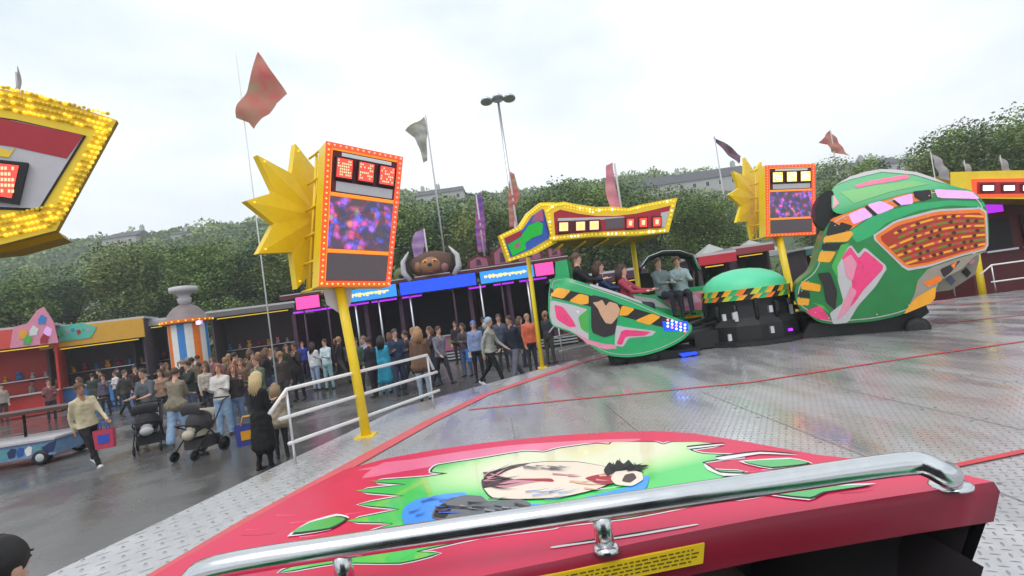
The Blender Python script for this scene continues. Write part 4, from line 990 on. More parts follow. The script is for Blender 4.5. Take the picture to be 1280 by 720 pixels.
    # hull under the deck: side skins narrowing downwards, dark cockpit opening towards rider
    b = MB(); k = len(pts); ring0 = [(p.x*.985, p.y, DZ+hh(p.x, p.y)-.087) for p in pts]; ring1 = [(p.x*.97, p.y*.985+.02, DZ-.085) for p in pts]; ring2 = [(p.x*.945, (p.y-1.5)*.93+1.51, DZ-.19) for p in pts]; ring3 = [(p.x*.90, (p.y-1.5)*.86+1.5, DZ-.31) for p in pts]; ring4 = [(p.x*.78, (p.y-1.5)*.6+1.5, PZ+.2) for p in pts]
    fr_ = [i for i in range(N) if not (pts[i].y < 1.2 and abs(pts[i].x) < .93 and pts[(i+1) % N].y < 1.2)]
    for ra_, rb_, mm in ((ring0, ring1, pinkp), (ring1, ring2, blackm), (ring2, ring3, yellow), (ring3, ring4, blackm)):
        b.add(ra_+rb_, [(i, N+i, N+(i+1) % N, (i+1) % N) for i in fr_], mm, True)
    sh_ = lambda ring: [(x*.975, (y-1.4)*.955+1.4, z) for x, y, z in ring]
    for ra_, rb_ in ((ring0, ring1), (ring1, ring2), (ring2, ring3), (ring3, ring4)):
        b.add(sh_(ra_)+sh_(rb_), [(i, N+i, N+(i+1) % N, (i+1) % N) for i in fr_], dark, True)
    b.build('hull', o)
    b = MB(); b.box((0, 1.62, 1.0), (1.7, .04, .75), dark); b.box((0, 1.3, PZ+.21), (1.5, .7, .03), black)
    for sx in (-1, 1): b.add([(sx*.9, 1.1, 1.37), (sx*.9, 1.62, 1.37), (sx*.72, 1.62, .75), (sx*.72, 1.2, .75)], [(0, 1, 2, 3)], dark)
    b.build('footwell', o)
    for sx in (-.42, .28):
        b = MB(); b.ball((sx, 1.42, 1.16), (.27, .2, .17), mat('worn_cushion', S(92, 82, 74), .8, bump=.4), 12); b.build('knee_pad', o)
    b = MB(); b.box((0, -.62, 1.35), (1.75, .16, 1.5), mat('seat_vinyl', (.03, .028, .035), .6, bump=.2)); b.build('seat_back', o)  # unseen behind the camera, added so the bar and lip reflect something dark
    b = MB(); b.box((0, -.2, 1.02), (1.7, .8, .16), mat('seat_vinyl', (.03, .028, .035), .6)); b.build('seat', o)
    for sx in (-1, 1): b = MB(); b.prism([(.95, 1.4), (.3, 1.32), (-.4, 1.45), (-.7, 1.9), (-.72, .75), (.9, .8)], sx*.92-.03, sx*.92+.03, green, M=Matrix(((0, 0, 1, 0), (1, 0, 0, 0), (0, 1, 0, 0), (0, 0, 0, 1)))); b.build('side_panel', o)
    # yellow notice
    b = MB()
    def lip(px, py, off):   # point on the lip's vertical face
        y = 1.09
        for _ in range(6):
            p = W(px, py, y); f = (p.x-.19)/(.47-.19); y = 1.08+.04*f-.012 if p.x > .19 else 1.05+.03*(p.x-.01)/.18-.012
        return (p.x, p.y-off, p.z)
    q = [(668, 722), (880, 678), (878, 703), (668, 746)]
    A = [lip(*p, .004) for p in q]; B_ = [lip(*p, -.004) for p in q]; b.add(A+B_, [(3, 2, 1, 0), (4, 5, 6, 7), (0, 1, 5, 4), (1, 2, 6, 5), (2, 3, 7, 6), (3, 0, 4, 7)], mat('notice_yellow', S(225, 190, 25), .5, var=.06))
    rr = random.Random(2)
    for r_ in range(4):
        u = .04
        while u < .93:
            w = rr.uniform(.012, .045); v0 = .16+r_*.19; v1 = v0+.075
            def Q(u, v): a = Vector(A[0]).lerp(Vector(A[1]), u); c = Vector(A[3]).lerp(Vector(A[2]), u); p = a.lerp(c, v); return (p.x, p.y-.0012, p.z)
            b.add([Q(u, v0), Q(u+w, v0), Q(u+w, v1), Q(u, v1)], [(3, 2, 1, 0)], mat('notice_print', S(95, 80, 20), .6)); u += w+.012
    b.build('notice', o)
    # chrome bar
    bz = DZ+.115
    g1, g2 = G(262, 708, bz), G(1135, 578, bz); rb = .0235
    e1 = G(1188, 606, DZ+.01)
    mid = [g1.lerp(g2, t) for t in (.0, .25, .5, .75, 1.0)]
    P_ = [(g1.x-.07, g1.y-.01, DZ+.0), (g1.x-.065, g1.y-.005, DZ+.05), (g1.x-.04, g1.y, bz-.02)]+[tuple(p) for p in mid]+[(g2.x+.03, g2.y-.01, bz-.005), (g2.x+.055, g2.y-.035, bz-.03), (e1.x, e1.y, DZ+.045), (e1.x, e1.y, DZ+.0)]
    # smooth the path
    Vp = [Vector(p) for p in P_]
    for _ in range(2):
        nv = [Vp[0]]
        for i in range(len(Vp)-1): nv += [Vp[i].lerp(Vp[i+1], .25), Vp[i].lerp(Vp[i+1], .75)]
        Vp = nv+[Vp[-1]]
    b = MB(); b.tube(Vp, rb, chrome, 20); hb = b.build('grab_bar', o)
    for p in (Vector((g1.x-.07, g1.y-.01, DZ)), Vector((e1.x, e1.y, DZ))):
        z0 = hh(p.x, p.y)
        b = MB(Matrix.Translation((p.x, p.y, DZ+z0))); b.lathe([(.0, .006), (.036, .006), (.042, .003), (.042, -.002)], chrome, 24); b.build('flange', hb)
    for px, py in ((755, 682), (430, 745)):
        p = G(px, py, DZ+.025); y_on = g1.y+(g2.y-g1.y)*(p.x-g1.x)/(g2.x-g1.x); p = Vector((p.x, y_on, DZ+hh(p.x, y_on)))
        b = MB(); b.tube([p, (p.x, p.y, bz)], .019, chrome, 16); b.lathe([(.0, .012), (.022, .012), (.027, .006), (.027, 0)], chrome, 20, M=Matrix.Translation(p)); b.build('post', hb)
nose()
#PART2

# ---------------------------------------------------------------- people
def colmat(c, kind='cloth'):
    k = '%s_%d_%d_%d' % (kind, *c)
    return mat(k, S(*c), .85 if kind == 'cloth' else .6, var=.3, scale=9, bump=.6 if kind == 'cloth' else 0)
SK = [mat('skin_fair', S(208, 160, 138), .55, var=.08), mat('skin_tan', S(176, 125, 98), .55, var=.08), mat('skin_dark', S(110, 72, 54), .55, var=.08)]
eyem = mat('eye_dark', (.02, .015, .012), .3); lipm = mat('lips', S(170, 95, 90), .5)
STAND = dict(al=(5, 8, 12), ar=(5, 8, 12), ll=(0, 0), lr=(0, 0), lean=0)
def pose(**k): d = dict(STAND); d.update(k); return d
WALK = pose(al=(-22, 8, 18), ar=(26, 8, 25), ll=(24, 6), lr=(-18, 22), lean=4)
WALK2 = pose(al=(20, 8, 30), ar=(-18, 8, 14), ll=(-16, 24), lr=(22, 5), lean=3)
PUSH = pose(al=(28, 4, 55), ar=(28, 4, 55), ll=(10, 4), lr=(-8, 12), lean=8)
HOLD = pose(al=(12, 6, 95), ar=(15, 4, 85), ll=(3, 2), lr=(-3, 4))
PHONE = pose(al=(5, 8, 14), ar=(35, 2, 105), ll=(3, 3), lr=(-4, 4))
RAISE = pose(al=(5, 8, 14), ar=(80, 15, 60), ll=(3, 3), lr=(-4, 4))
SIT = pose(al=(40, 6, 45), ar=(45, 8, 40), ll=(82, 78), lr=(84, 76), lean=-4, sit=1)
SITF = pose(al=(35, 10, 50), ar=(40, 8, 50), ll=(95, 30), lr=(90, 40), lean=6, sit=1)
def person(loc, face, h, top, bot, ps, label, hair=(60, 42, 30), hs='short', skin=0, shoes=(40, 38, 38), coat=0, wide=1.0, group=None, tilt=0, bag=None, vox=.022, sleeve=1):
    s = h/1.75; rd = math.radians
    o = thing('person', label, 'person', loc, rd(face), group, rd(tilt))
    ph = .93*s; lean = rd(ps['lean'])
    V = Vector; up = V((0, -math.sin(lean), math.cos(lean)))     # facing -Y
    pel = V((0, 0, ph)); wst = pel+up*.14*s; cst = pel+up*.36*s; nk = pel+up*.53*s; hd = nk+up*.15*s+V((0, -.015*s, 0))
    caps = []     # (a, b, ra, rb, tag)
    gk = 1.06+.14*((len(label)*7) % 5)/4
    def cap(a, c, ra, rb, t):
        if t in 'tTb': ra *= gk; rb *= gk
        caps.append((V(a), V(c), ra*s, rb*s, t))
    for sx in (-1, 1):
        cap(pel+V((sx*.055*s, 0, -.02*s)), wst+V((sx*.05*s, 0, 0)), .112, .098, 'T')
        cap(wst+V((sx*.05*s, 0, 0)), cst+V((sx*.06*s, 0, 0)), .098, .108, 'T')
        sh = cst+up*.075*s+V((sx*.16*s, 0, 0))
        cap(cst+V((sx*.06*s, 0, 0))+up*.03*s, sh, .095, .06, 'T'); cap(cst+up*.14*s, sh, .05, .05, 'T')
        f, ot, bd = ps['al'] if sx < 0 else ps['ar']
        def dr(fw, out): return V((sx*math.sin(rd(out)), -math.sin(rd(fw))*math.cos(rd(out)), -math.cos(rd(fw))*math.cos(rd(out))))
        el = sh+dr(f-ps['lean'], ot)*.29*s; wr = el+dr(f+bd, ot*.2-4)*.25*s; dh = dr(f+bd+8, -3); pm = wr+dh*.06*s
        cap(sh, el, .056, .043, 't'); cap(el, wr, .042, .03, 't' if sleeve else 's'); cap(wr, pm, .026, .034, 's')
        # fingers
        side = V((0, 0, 1)).cross(dh); side = side.normalized() if side.length > .1 else V((0, 1, 0)); pal = dh.cross(side)
        fing = []
        for k, ln_ in enumerate((.066, .078, .073, .056)):
            b0 = pm+side*(k-1.5)*.017*s+dh*.02*s; b1 = b0+dh*ln_*.55*s; b2 = b1+(dh*.8+V((-sx*.5, 0, 0))*.7)*ln_*.5*s; fing.append((b0, b1, b2))
        t0 = wr+dh*.025*s-side*.022*s; fing.append((t0, t0-side*.022*s+dh*.028*s, t0-side*.026*s+dh*.058*s))
        caps.append(('F', fing))
        f, bd = ps['ll'] if sx < 0 else ps['lr']
        hp = pel+V((sx*.09*s, 0, -.03*s)); kd = V((sx*.02, -math.sin(rd(f)), -math.cos(rd(f)))); kn = hp+kd*.42*s
        sd = V((0, -math.sin(rd(f-bd)), -math.cos(rd(f-bd)))); an = kn+sd*.41*s
        cap(hp, kn, .09*(.9+.1*wide), .06*wide, 'b'); cap(kn, an, .057*wide, .04*wide*wide, 'b')
        ft = V((sx*.12, -math.cos(rd(f-bd)), math.sin(rd(f-bd))*.8)).normalized(); hl = an+V((0, .03*s, -.045*s))
        cap(hl, hl+ft*.19*s, .042, .034, 'o'); cap(an, hl, .04, .04, 'o')
    cap(pel+V((0, 0, -.05*s)), pel+V((0, 0, .06*s)), .13, .12, 'b' if not coat else 't')
    if coat: 
        for sx in (-1, 1): cap(pel+V((sx*.06*s, 0, 0)), pel+V((sx*.09*s, .0, -coat*s)), .13, .15, 't')
        cap(pel, pel+V((0, 0, -coat*s)), .13, .15, 't')
    cap(cst+up*.1*s, nk+up*.06*s, .075, .052, 's')
    # lowest point
    caps2 = [c for c in caps if c[0] != 'F']
    zmin = min(min(a.z-ra, b_.z-rb) for a, b_, ra, rb, t in caps2); dz = (0 if ps.get('sit') else -zmin)
    D = V((0, 0, dz if not ps.get('sit') else -ph+.12*s))
    b = MB(); sm = skin1
    for a, c, ra, rb, t in caps2:
        a = a+D; c = c+D; d = (c-a); L_ = d.length
        if L_ < 1e-5: continue
        q = d.to_track_quat('Z', 'Y').to_matrix().to_4x4(); q.translation = a
        prof = [(0, -ra)]+[(ra*math.cos(w), ra*math.sin(w)) for w in (-1.1, -.6, -.2)]+[(rb*math.cos(w), L_+rb*math.sin(w)) for w in (.2, .6, 1.1)]+[(0, L_+rb)]
        b.lathe([(max(r_, .0005), z) for r_, z in prof], sm, 12, M=q)
    hc = hd+D
    T_ = lambda v: hc+V(v)*s
    b.ball(T_((0, .005, .02)), (.077*s, .093*s, .098*s), sm, 8); b.ball(T_((0, -.02, -.045)), (.055*s, .068*s, .065*s), sm, 7)
    b.ball(T_((0, -.096, -.012)), (.015*s, .022*s, .024*s), sm, 5); b.ball(T_((0, -.075, -.085)), (.03*s, .02*s, .022*s), sm, 5)
    for sx in (-1, 1): b.ball(T_((sx*.078, .01, -.005)), (.014*s, .024*s, .032*s), sm, 5)
    ob = b.build('tmp'); md = ob.modifiers.new('r', 'REMESH'); md.mode = 'VOXEL'; md.voxel_size = vox*s; md.use_smooth_shade = True
    m2 = ob.modifiers.new('s', 'SMOOTH'); m2.factor = .5; m2.iterations = 2
    dg = bpy.context.evaluated_depsgraph_get(); me = bpy.data.meshes.new_from_object(ob.evaluated_get(dg)); bpy.data.objects.remove(ob)
    vs = [v.co+V((noise.noise(v.co*15)*.010, noise.noise(v.co*15+V((5, 0, 0)))*.012, 0)) if .12*s < v.co.z < D.z+nk.z-.03 else v.co.copy() for v in me.vertices]; fs = [tuple(p.vertices) for p in me.polygons]
    tm, bm_, hm, sk, shm = colmat(top), colmat(bot), colmat(hair, 'hair'), SK[skin], colmat(shoes, 'shoe')
    by = {'t': [], 'b': [], 's': [], 'o': []}
    segs = [(a+D, c+D, ra, rb, t) for a, c, ra, rb, t in caps2]+[(hc, hc+V((0, 0, .01)), .1*s, .1*s, 's')]
    for f in fs:
        c = sum((vs[i] for i in f), V((0, 0, 0)))/len(f); best = 9; bt = 't'
        for a, e, ra, rb, t in segs:
            d = e-a; u = max(0, min(1, (c-a).dot(d)/max(d.length_squared, 1e-9))); ds = (c-(a+d*u)).length-(ra+(rb-ra)*u)-(.006 if t in 'tTb' else 0)
            if ds < best: best = ds; bt = t
        zc = c.z-D.z-ph
        if bt == 'T': bt = 't' if (zc > -.06*s or coat) else 'b'
        elif bt == 'b' and zc > -.06*s and abs(c.y-D.y) < .17*s: bt = 't'
        by[bt].append(f)
    B = MB(); B.v = vs
    for t, m in (('t', tm), ('b', bm_), ('s', sk), ('o', shm)):
        i = B.mi(m)
        for f in by[t]: B.f.append(list(f)); B.m.append(i); B.sm.append(True)
    for c in caps:
        if c[0] == 'F':
            for (a, b1, b2) in c[1]: B.tube([a+D, b1+D, b2+D], [.0095*s, .0085*s, .0065*s], sk, 6)
    for sx in (-1, 1): B.ball(T_((sx*.03, -.086, .012)), (.012*s, .008*s, .007*s), eyem, 4); B.box(T_((sx*.03, -.09, .032)), (.03*s, .008*s, .006*s), hm)
    B.ball(T_((0, -.085, -.05)), (.022*s, .008*s, .007*s), lipm, 4)
    B.build('body', o, True)
    # hair
    b = MB(); n = 12; vs, fs = [], []
    rr = random.Random(hash(label) % 1000)
    for i in range(n+1):
        t = math.pi*.62*i/n
        for k in range(20):
            w = 2*math.pi*k/20; fr_ = max(0, -math.sin(w)); tt = t*(1-.38*fr_**1.5) if hs != 'cap' else t*.8
            r_ = 1.0+.05*noise.noise(V((math.cos(w)*2, t*3, len(label))))
            vs.append(T_((.088*math.sin(tt)*math.cos(w)*r_, .008+.104*math.sin(tt)*math.sin(w)*r_, .022+.110*math.cos(tt)*r_)))
    for i in range(n):
        for k in range(20): fs.append((i*20+k, (i+1)*20+k, (i+1)*20+(k+1) % 20, i*20+(k+1) % 20))
    b.add(vs, fs, hm, True)
    if hs == 'long':
        for k in range(11):
            w = math.pi*(-.08+1.16*k/10); p = T_((.082*math.cos(w), .02+.09*math.sin(w), 0)); L_ = rr.uniform(.24, .34)
            b.tube([p+V((0, 0, .05*s)), p+V((.01*math.cos(w), .01, -.08))*s, p+V((.02*math.cos(w), .04, -L_))*s], [.026*s, .032*s, .012*s], hm, 6)
    elif hs == 'tail':
        b.tube([T_((0, .1, .06)), T_((0, .15, .04)), T_((0, .15, -.08)), T_((0, .12, -.2))], [.02*s, .035*s, .03*s, .008*s], hm, 7)
    elif hs == 'hood':
        b.tube([T_((0, .07, -.16)), T_((0, .10, -.06)), T_((0, .06, .0))], [.07*s, .09*s, .06*s], tm, 8)
    b.build('hair', o, True)
    return o
def Pg(px, py, z=0): g = G(px, py, z); return (g.x, g.y, z)
bgm = 'people crowding between the rides'
people = [
 # px, py(feet), h, face, top, bottom, pose, label, kwargs
 (124, 586, 1.78, 62, (205, 190, 158), (28, 26, 28), WALK, 'man in a cream jacket and black trousers striding alone on the left asphalt', dict(tilt=-7, shoes=(225, 225, 222), skin=1, hair=(90, 60, 40))),
 (192, 553, 1.80, 0, (88, 96, 102), (40, 38, 52), PUSH, 'man in a grey t-shirt standing behind the dark left stroller', dict(sleeve=0, hair=(50, 42, 36))),
 (226, 556, 1.72, 185, (128, 118, 102), (140, 165, 195), PUSH, 'person in a taupe jacket and pale wide jeans seen from behind between the strollers', dict(wide=1.5, hair=(75, 50, 36), coat=.05)),
 (283, 545, 1.68, 10, (205, 200, 196), (135, 160, 190), HOLD, 'woman in a white sweater and light blue jeans right of the strollers', dict(wide=1.35, hs='long', hair=(140, 80, 70))),
 (334, 588, 1.58, 150, (18, 17, 20), (18, 17, 20), HOLD, 'blonde woman in a long black coat nearest the railing', dict(hs='long', hair=(205, 180, 135), coat=.5)),
 (354, 572, 1.30, 200, (170, 155, 135), (45, 42, 48), STAND, 'child in a mottled beige jacket beside the woman in the black coat', dict(hair=(150, 125, 95), hs='long', coat=.1)),
 (308, 520, 1.66, 20, (110, 85, 70), (60, 62, 75), STAND, 'person in a brown jacket right of the white sweater woman', dict(hs='long', hair=(120, 80, 55))),
 (88, 505, 1.86, 200, (142, 112, 78), (52, 48, 50), STAND, 'tall man in a tan brown coat between the red stall and the yellow stall', dict(coat=.25, hair=(110, 80, 50))),
 (112, 500, 1.70, 30, (30, 27, 34), (40, 40, 60), HOLD, 'person in a black jacket right of the tan coat man', {}),
 (133, 496, 1.74, -40, (52, 40, 40), (40, 60, 120), PUSH, 'person in dark brown top and blue trousers bending in front of the yellow stall', dict(hair=(40, 30, 26))),
 (150, 489, 1.66, 60, (26, 24, 30), (30, 30, 36), WALK, 'person dressed all in black under the right end of the yellow stall', {}),
 (44, 516, 1.74, -70, (190, 180, 172), (165, 110, 85), STAND, 'person in a pale top and rust trousers behind the blue painted cart', dict(hair=(80, 60, 45))),
 (20, 512, 1.68, 120, (90, 95, 102), (120, 125, 130), STAND, 'person in grey at far left behind the blue painted cart', dict(skin=1)),
 (345, 502, 1.76, 15, (28, 40, 34), (110, 130, 160), HOLD, 'man in a dark green jacket and jeans above the left end of the railing', dict(hair=(150, 110, 80))),
 (376, 488, 1.78, -10, (32, 26, 28), (30, 28, 34), PHONE, 'man in black just left of the pair in white tops', dict(skin=1)),
 (397, 475, 1.70, 160, (208, 208, 212), (150, 165, 190), STAND, 'person in a white top with arms down, left one of the pair in white', dict(hair=(50, 35, 28), hs='long')),
 (413, 474, 1.74, -20, (188, 205, 208), (140, 175, 180), HOLD, 'person in a pale mint shirt, right one of the pair in white', dict(hair=(70, 45, 35))),
 (383, 462, 1.72, 40, (45, 60, 150), (40, 40, 60), STAND, 'person in a bright blue hoodie behind the pair in white', dict(hs='hood')),
 (452, 480, 1.70, 10, (60, 85, 70), (40, 40, 48), STAND, 'person in a green jacket directly right of the leaning yellow pole', {}),
 (464, 475, 1.72, -30, (150, 155, 190), (50, 50, 70), WALK, 'person in a pale lilac hoodie between the pole and the cyan dress', dict(hair=(120, 90, 70))),
 (484, 479, 1.66, 175, (60, 170, 205), (60, 160, 195), STAND, 'woman in a long cyan dress behind the railing', dict(hs='long', hair=(40, 28, 24), coat=.5)),
 (503, 481, 1.80, 30, (38, 52, 80), (48, 60, 85), HOLD, 'man in a navy jacket right of the cyan dress', dict(hair=(60, 55, 60))),
 (517, 474, 1.72, -60, (46, 40, 52), (38, 36, 44), WALK2, 'person in a dark plum jacket right of the navy jacket man', {}),
 (533, 488, 1.80, 190, (110, 82, 66), (150, 165, 185), STAND, 'long haired person in brown top and light jeans at the right end of the railing', dict(hs='long', hair=(165, 125, 90), coat=.12)),
 (601, 474, 1.72, 5, (130, 145, 185), (38, 36, 44), STAND, 'person in a pale blue shirt left of the striding man in grey', dict(hair=(90, 110, 190))),
 (619, 481, 1.80, 70, (172, 170, 164), (22, 22, 26), WALK, 'man in a light grey hoodie and black trousers striding by the platform edge', dict(shoes=(230, 225, 225), hs='hood', hair=(150, 170, 200))),
 (648, 475, 1.76, -35, (34, 38, 56), (105, 105, 122), WALK2, 'person in a navy top and grey trousers left of the thin yellow pole', dict(wide=1.2)),
 (668, 463, 1.70, 20, (215, 105, 75), (60, 55, 65), STAND, 'person in an orange jacket partly behind the thin yellow pole', dict(hair=(150, 120, 100))),
 (632, 462, 1.78, 0, (72, 78, 98), (50, 50, 60), HOLD, 'tall person in slate blue behind the man in the light grey hoodie', dict(hair=(60, 55, 60))),
 (160, 522, 1.74, 80, (70, 66, 64), (30, 32, 40), WALK, 'man in a dark grey fleece between the bag carrier and the grey t-shirt man', dict(hair=(70, 60, 50))),
 (207, 530, 1.64, 20, (150, 120, 100), (50, 50, 62), HOLD, 'woman in a clay brown cardigan behind the gap between the two strollers', dict(hs='long', hair=(60, 40, 30))),
 (243, 528, 1.78, -30, (44, 48, 44), (70, 80, 105), PHONE, 'man in a dark moss jacket just left of the white sweater woman', dict(hair=(40, 30, 25))),
 (262, 520, 1.58, 45, (190, 180, 168), (60, 60, 70), STAND, 'short person in an oatmeal top over the left shoulder of the white sweater woman', dict(hs='long', hair=(120, 85, 55))),
 (330, 532, 1.70, -20, (92, 100, 84), (130, 145, 170), HOLD, 'person in a sage green jacket behind the blonde woman in black', dict(hs='tail', hair=(110, 75, 50))),
 (300, 540, 1.60, 30, (60, 50, 52), (110, 130, 165), PHONE, 'person in a smoky brown jacket between white sweater and blonde woman', dict(hs='long', hair=(150, 90, 60))),
 (66, 528, 1.72, 40, (120, 70, 72), (44, 44, 54), HOLD, 'person in a dull red hoodie left of the striding man in cream', dict(hair=(70, 50, 40))),
 (104, 524, 1.66, -50, (36, 34, 40), (64, 70, 96), STAND, 'person in a black puffer jacket behind the striding man in cream', dict(hs='long', hair=(90, 60, 40))),
 (6, 528, 1.76, 60, (160, 150, 140), (60, 56, 60), STAND, 'person in a light stone top at the far left edge by the cart', dict(hair=(50, 40, 34))),
 (134, 520, 1.62, 15, (86, 74, 92), (34, 34, 40), PHONE, 'person in a dusty purple top in front of the yellow stall counter', dict(hs='tail')),
 (28, 500, 1.72, 30, (200, 190, 178), (50, 60, 90), HOLD, 'person in an ivory jumper at the counter of the red stall', dict(hair=(60, 44, 34))),
 (52, 506, 1.80, -60, (70, 84, 110), (46, 46, 54), PHONE, 'tall person in denim blue between the red stall counter and the tan coat man', dict(hair=(45, 34, 28))),
 (74, 512, 1.62, 80, (170, 120, 90), (40, 40, 48), STAND, 'person in a terracotta beige top right behind the cream jacket man', dict(hs='long', hair=(130, 90, 55))),
 (120, 516, 1.70, 200, (54, 62, 58), (90, 100, 120), STAND, 'person in a bottle green coat seen from behind at the blue stall counter', dict(coat=.2, hair=(40, 30, 26))),
 (148, 508, 1.60, -20, (205, 200, 200), (60, 66, 90), HOLD, 'person in a bright white tee in front of the yellow stall right end', dict(hs='tail', hair=(80, 55, 40))),
 (174, 514, 1.78, 50, (60, 42, 40), (44, 44, 50), PHONE, 'man in a rust brown bomber jacket left of the grey t-shirt man', dict(hair=(50, 38, 30))),
 (556, 470, 1.72, 40, (120, 116, 130), (44, 44, 56), WALK2, 'person in a pale violet grey jacket walking in front of the booth columns', dict(hair=(70, 50, 40))),
 (586, 468, 1.66, -30, (70, 60, 66), (80, 96, 130), HOLD, 'person in a dim rose brown top beside the bright blue bag', dict(hs='long')),
 (575, 452, 1.70, -15, (40, 36, 44), (36, 34, 40), STAND, 'person in charcoal in front of the pink steps of the dark booth', {}),
]
back = [(176, 494, (58, 50, 44), 'in drab brown behind the grey t-shirt man'), (214, 497, (88, 78, 66), 'in khaki left of the taupe jacket'), (232, 500, (40, 36, 40), 'in inky black over the shoulder of the taupe jacket'), (246, 496, (98, 82, 66), 'in sandy brown between the taupe jacket and the white sweater'),
 (262, 503, (46, 40, 38), 'in umber close behind the white sweater woman'), (288, 506, (70, 66, 60), 'in stone grey right behind the white sweater'), (322, 500, (112, 92, 78), 'in light brown over the head of the blonde woman'), (338, 494, (36, 34, 40), 'in jet black left of the dark green jacket'), (358, 498, (60, 50, 48), 'in dark chocolate between green jacket and black jacket'),
 (470, 484, (36, 34, 44), 'in midnight blue between lilac hoodie and cyan dress'), (546, 470, (54, 48, 56), 'in dark mauve by the column right of the railing'), (166, 478, (48, 40, 44), 'beneath the right end of the yellow stall roof'), (206, 482, (42, 36, 36), 'in front of the striped kiosk at its left corner'), (222, 478, (60, 50, 46), 'in front of the striped kiosk, on its middle stripe'),
 (240, 486, (38, 32, 34), 'right below the orange stripe of the kiosk'), (254, 480, (70, 56, 46), 'right of the striped kiosk, above the taupe jacket'), (270, 478, (120, 84, 88), 'in dusty pink above the white sweater woman'),
 (292, 484, (150, 120, 90), 'in camel brown left of the flagpole foot'), (300, 492, (84, 64, 54), 'in chestnut just behind the brown jacket'), (318, 480, (96, 74, 58), 'in fawn brown at the flagpole foot'), (330, 486, (44, 62, 50), 'in moss green right of the flagpole foot'),
 (352, 480, (30, 30, 36), 'in near black behind the dark green jacket'), (364, 474, (52, 48, 28), 'in dark olive under the pink light of the booth'), (428, 468, (44, 34, 40), 'in dark wine left of the leaning yellow pole'),
 (440, 466, (66, 60, 70), 'in ash grey behind the leaning yellow pole'), (494, 466, (60, 70, 95), 'in steel blue behind the cyan dress'), (524, 462, (96, 96, 120), 'in grey violet behind the right end of the railing'),
 (612, 458, (58, 60, 76), 'in slate grey between two people by the booth'), (657, 456, (80, 62, 60), 'in cocoa brown behind the orange jacket'), (690, 452, (52, 50, 60), 'in dull grey behind the green car, right of the yellow pole')]
for i, (px, py, c, l) in enumerate(back):
    people.append((px, py, 1.62+.05*(i % 4), (i*67) % 360, c, ((36, 34, 40), (52, 60, 84), (70, 66, 62))[i % 3], (STAND, HOLD, PHONE, WALK)[i % 4], 'distant person '+l, dict(hair=((40, 30, 25), (95, 65, 45), (150, 115, 80))[i % 3], hs=('short', 'long', 'tail')[i % 3], skin=i % 2, vox=.032)))
for px, py, hgt, face, top, bot, ps, lab, kw in people:
    if 340 < px < 560 and py < 500: py += 13; hgt *= 1.04
    elif 560 < px < 700: py += 3; hgt *= 1.04
    elif px < 340 and py < 500: py += 16; hgt *= 1.05
    person(Pg(px, py), face, hgt, top, bot, ps, lab, group=bgm, **kw)
# riders
def rider(px, py, Y, face, top, label, hair=(60, 42, 30), hs='short', h=1.86, ps=SIT, tilt=0, skin=0):
    p = W(px, py, Y); s = h/1.75
    person((p.x, Y, p.z-(.12+.53+.17)*s), face, h, top, (40, 42, 55), ps, label, hair=hair, hs=hs, group='riders sitting in the ride cars', tilt=tilt, skin=skin)
rider(722, 322, 10.6, 75, (24, 22, 26), 'rider in a black jacket in the rear seat of the centre green car', hair=(85, 62, 50))
rider(750, 332, 10.8, 70, (36, 52, 92), 'rider in a navy blue jacket in the middle of the centre green car', hair=(70, 45, 38), hs='long')
rider(779, 336, 10.6, 60, (160, 55, 75), 'rider in a raspberry top at the front of the centre green car', hair=(60, 40, 40), hs='long')
rider(823, 328, 12.5, 20, (120, 132, 136), 'rider in a grey green hoodie on the left of the far arched car', hair=(110, 80, 66))
rider(846, 326, 12.5, -10, (150, 168, 172), 'rider in a pale grey hoodie on the right of the far arched car', hair=(90, 50, 42))
p = W(-36, 700, 1.75)
person((p.x, 1.75, PZ+.02), 178, 1.66, (14, 14, 16), (20, 20, 24), SITF, 'person with dark hair and black coat cut off by the bottom left corner', hair=(24, 20, 20), vox=.012)

# bags
def bag(loc, m, m2, label, sz=(.3, .12, .36), rz=0):
    o = thing('shopping_bag', label, 'bag', loc, rz); b = MB(); x, y, z = sz
    b.add([(-x/2, -y/2, 0), (x/2, -y/2, 0), (x/2, y/2, 0), (-x/2, y/2, 0), (-x/2*1.1, -y/2*1.2, z), (x/2*1.1, -y/2*1.2, z), (x/2*1.1, y/2*1.2, z), (-x/2*1.1, y/2*1.2, z)], [(0, 3, 2, 1), (0, 1, 5, 4), (1, 2, 6, 5), (2, 3, 7, 6), (3, 0, 4, 7)], m)
    b.add([(-x*.3, -y/2*1.12-.004, z*.3), (x*.3, -y/2*1.12-.004, z*.3), (x*.33, -y/2*1.2-.004, z*.75), (-x*.3, -y/2*1.2-.004, z*.75)], [(0, 1, 2, 3)], m2); b.build('bag_body', o, True)
    for sy in (-1, 1): b = MB(); b.tube([(-x*.25, sy*y*.6, z), (-x*.18, sy*y*.3, z+.14), (x*.18, sy*y*.3, z+.14), (x*.25, sy*y*.6, z)], .008, m2, 6); b.build('handle', o, True)
    return o
g = Pg(133, 586); bag((g[0]+.12, g[1]-.1, .42), mat('rose_bag', S(190, 60, 90), .5), mat('blue_print', S(50, 80, 190), .5), 'pink and blue bag carried low by the man in the cream jacket', rz=.3)
g = Pg(590, 474); bag((g[0]+.1, g[1], .55), mat('azure_bag', S(40, 130, 215), .5), white, 'bright blue bag held beside the pale blue shirt person', (.34, .14, .38))
g = Pg(312, 582); bag((g[0]+.05, g[1], .35), mat('indigo_bag', S(60, 70, 150), .5), amber, 'blue and yellow bag hanging left of the black coat', (.36, .16, .34), .4)

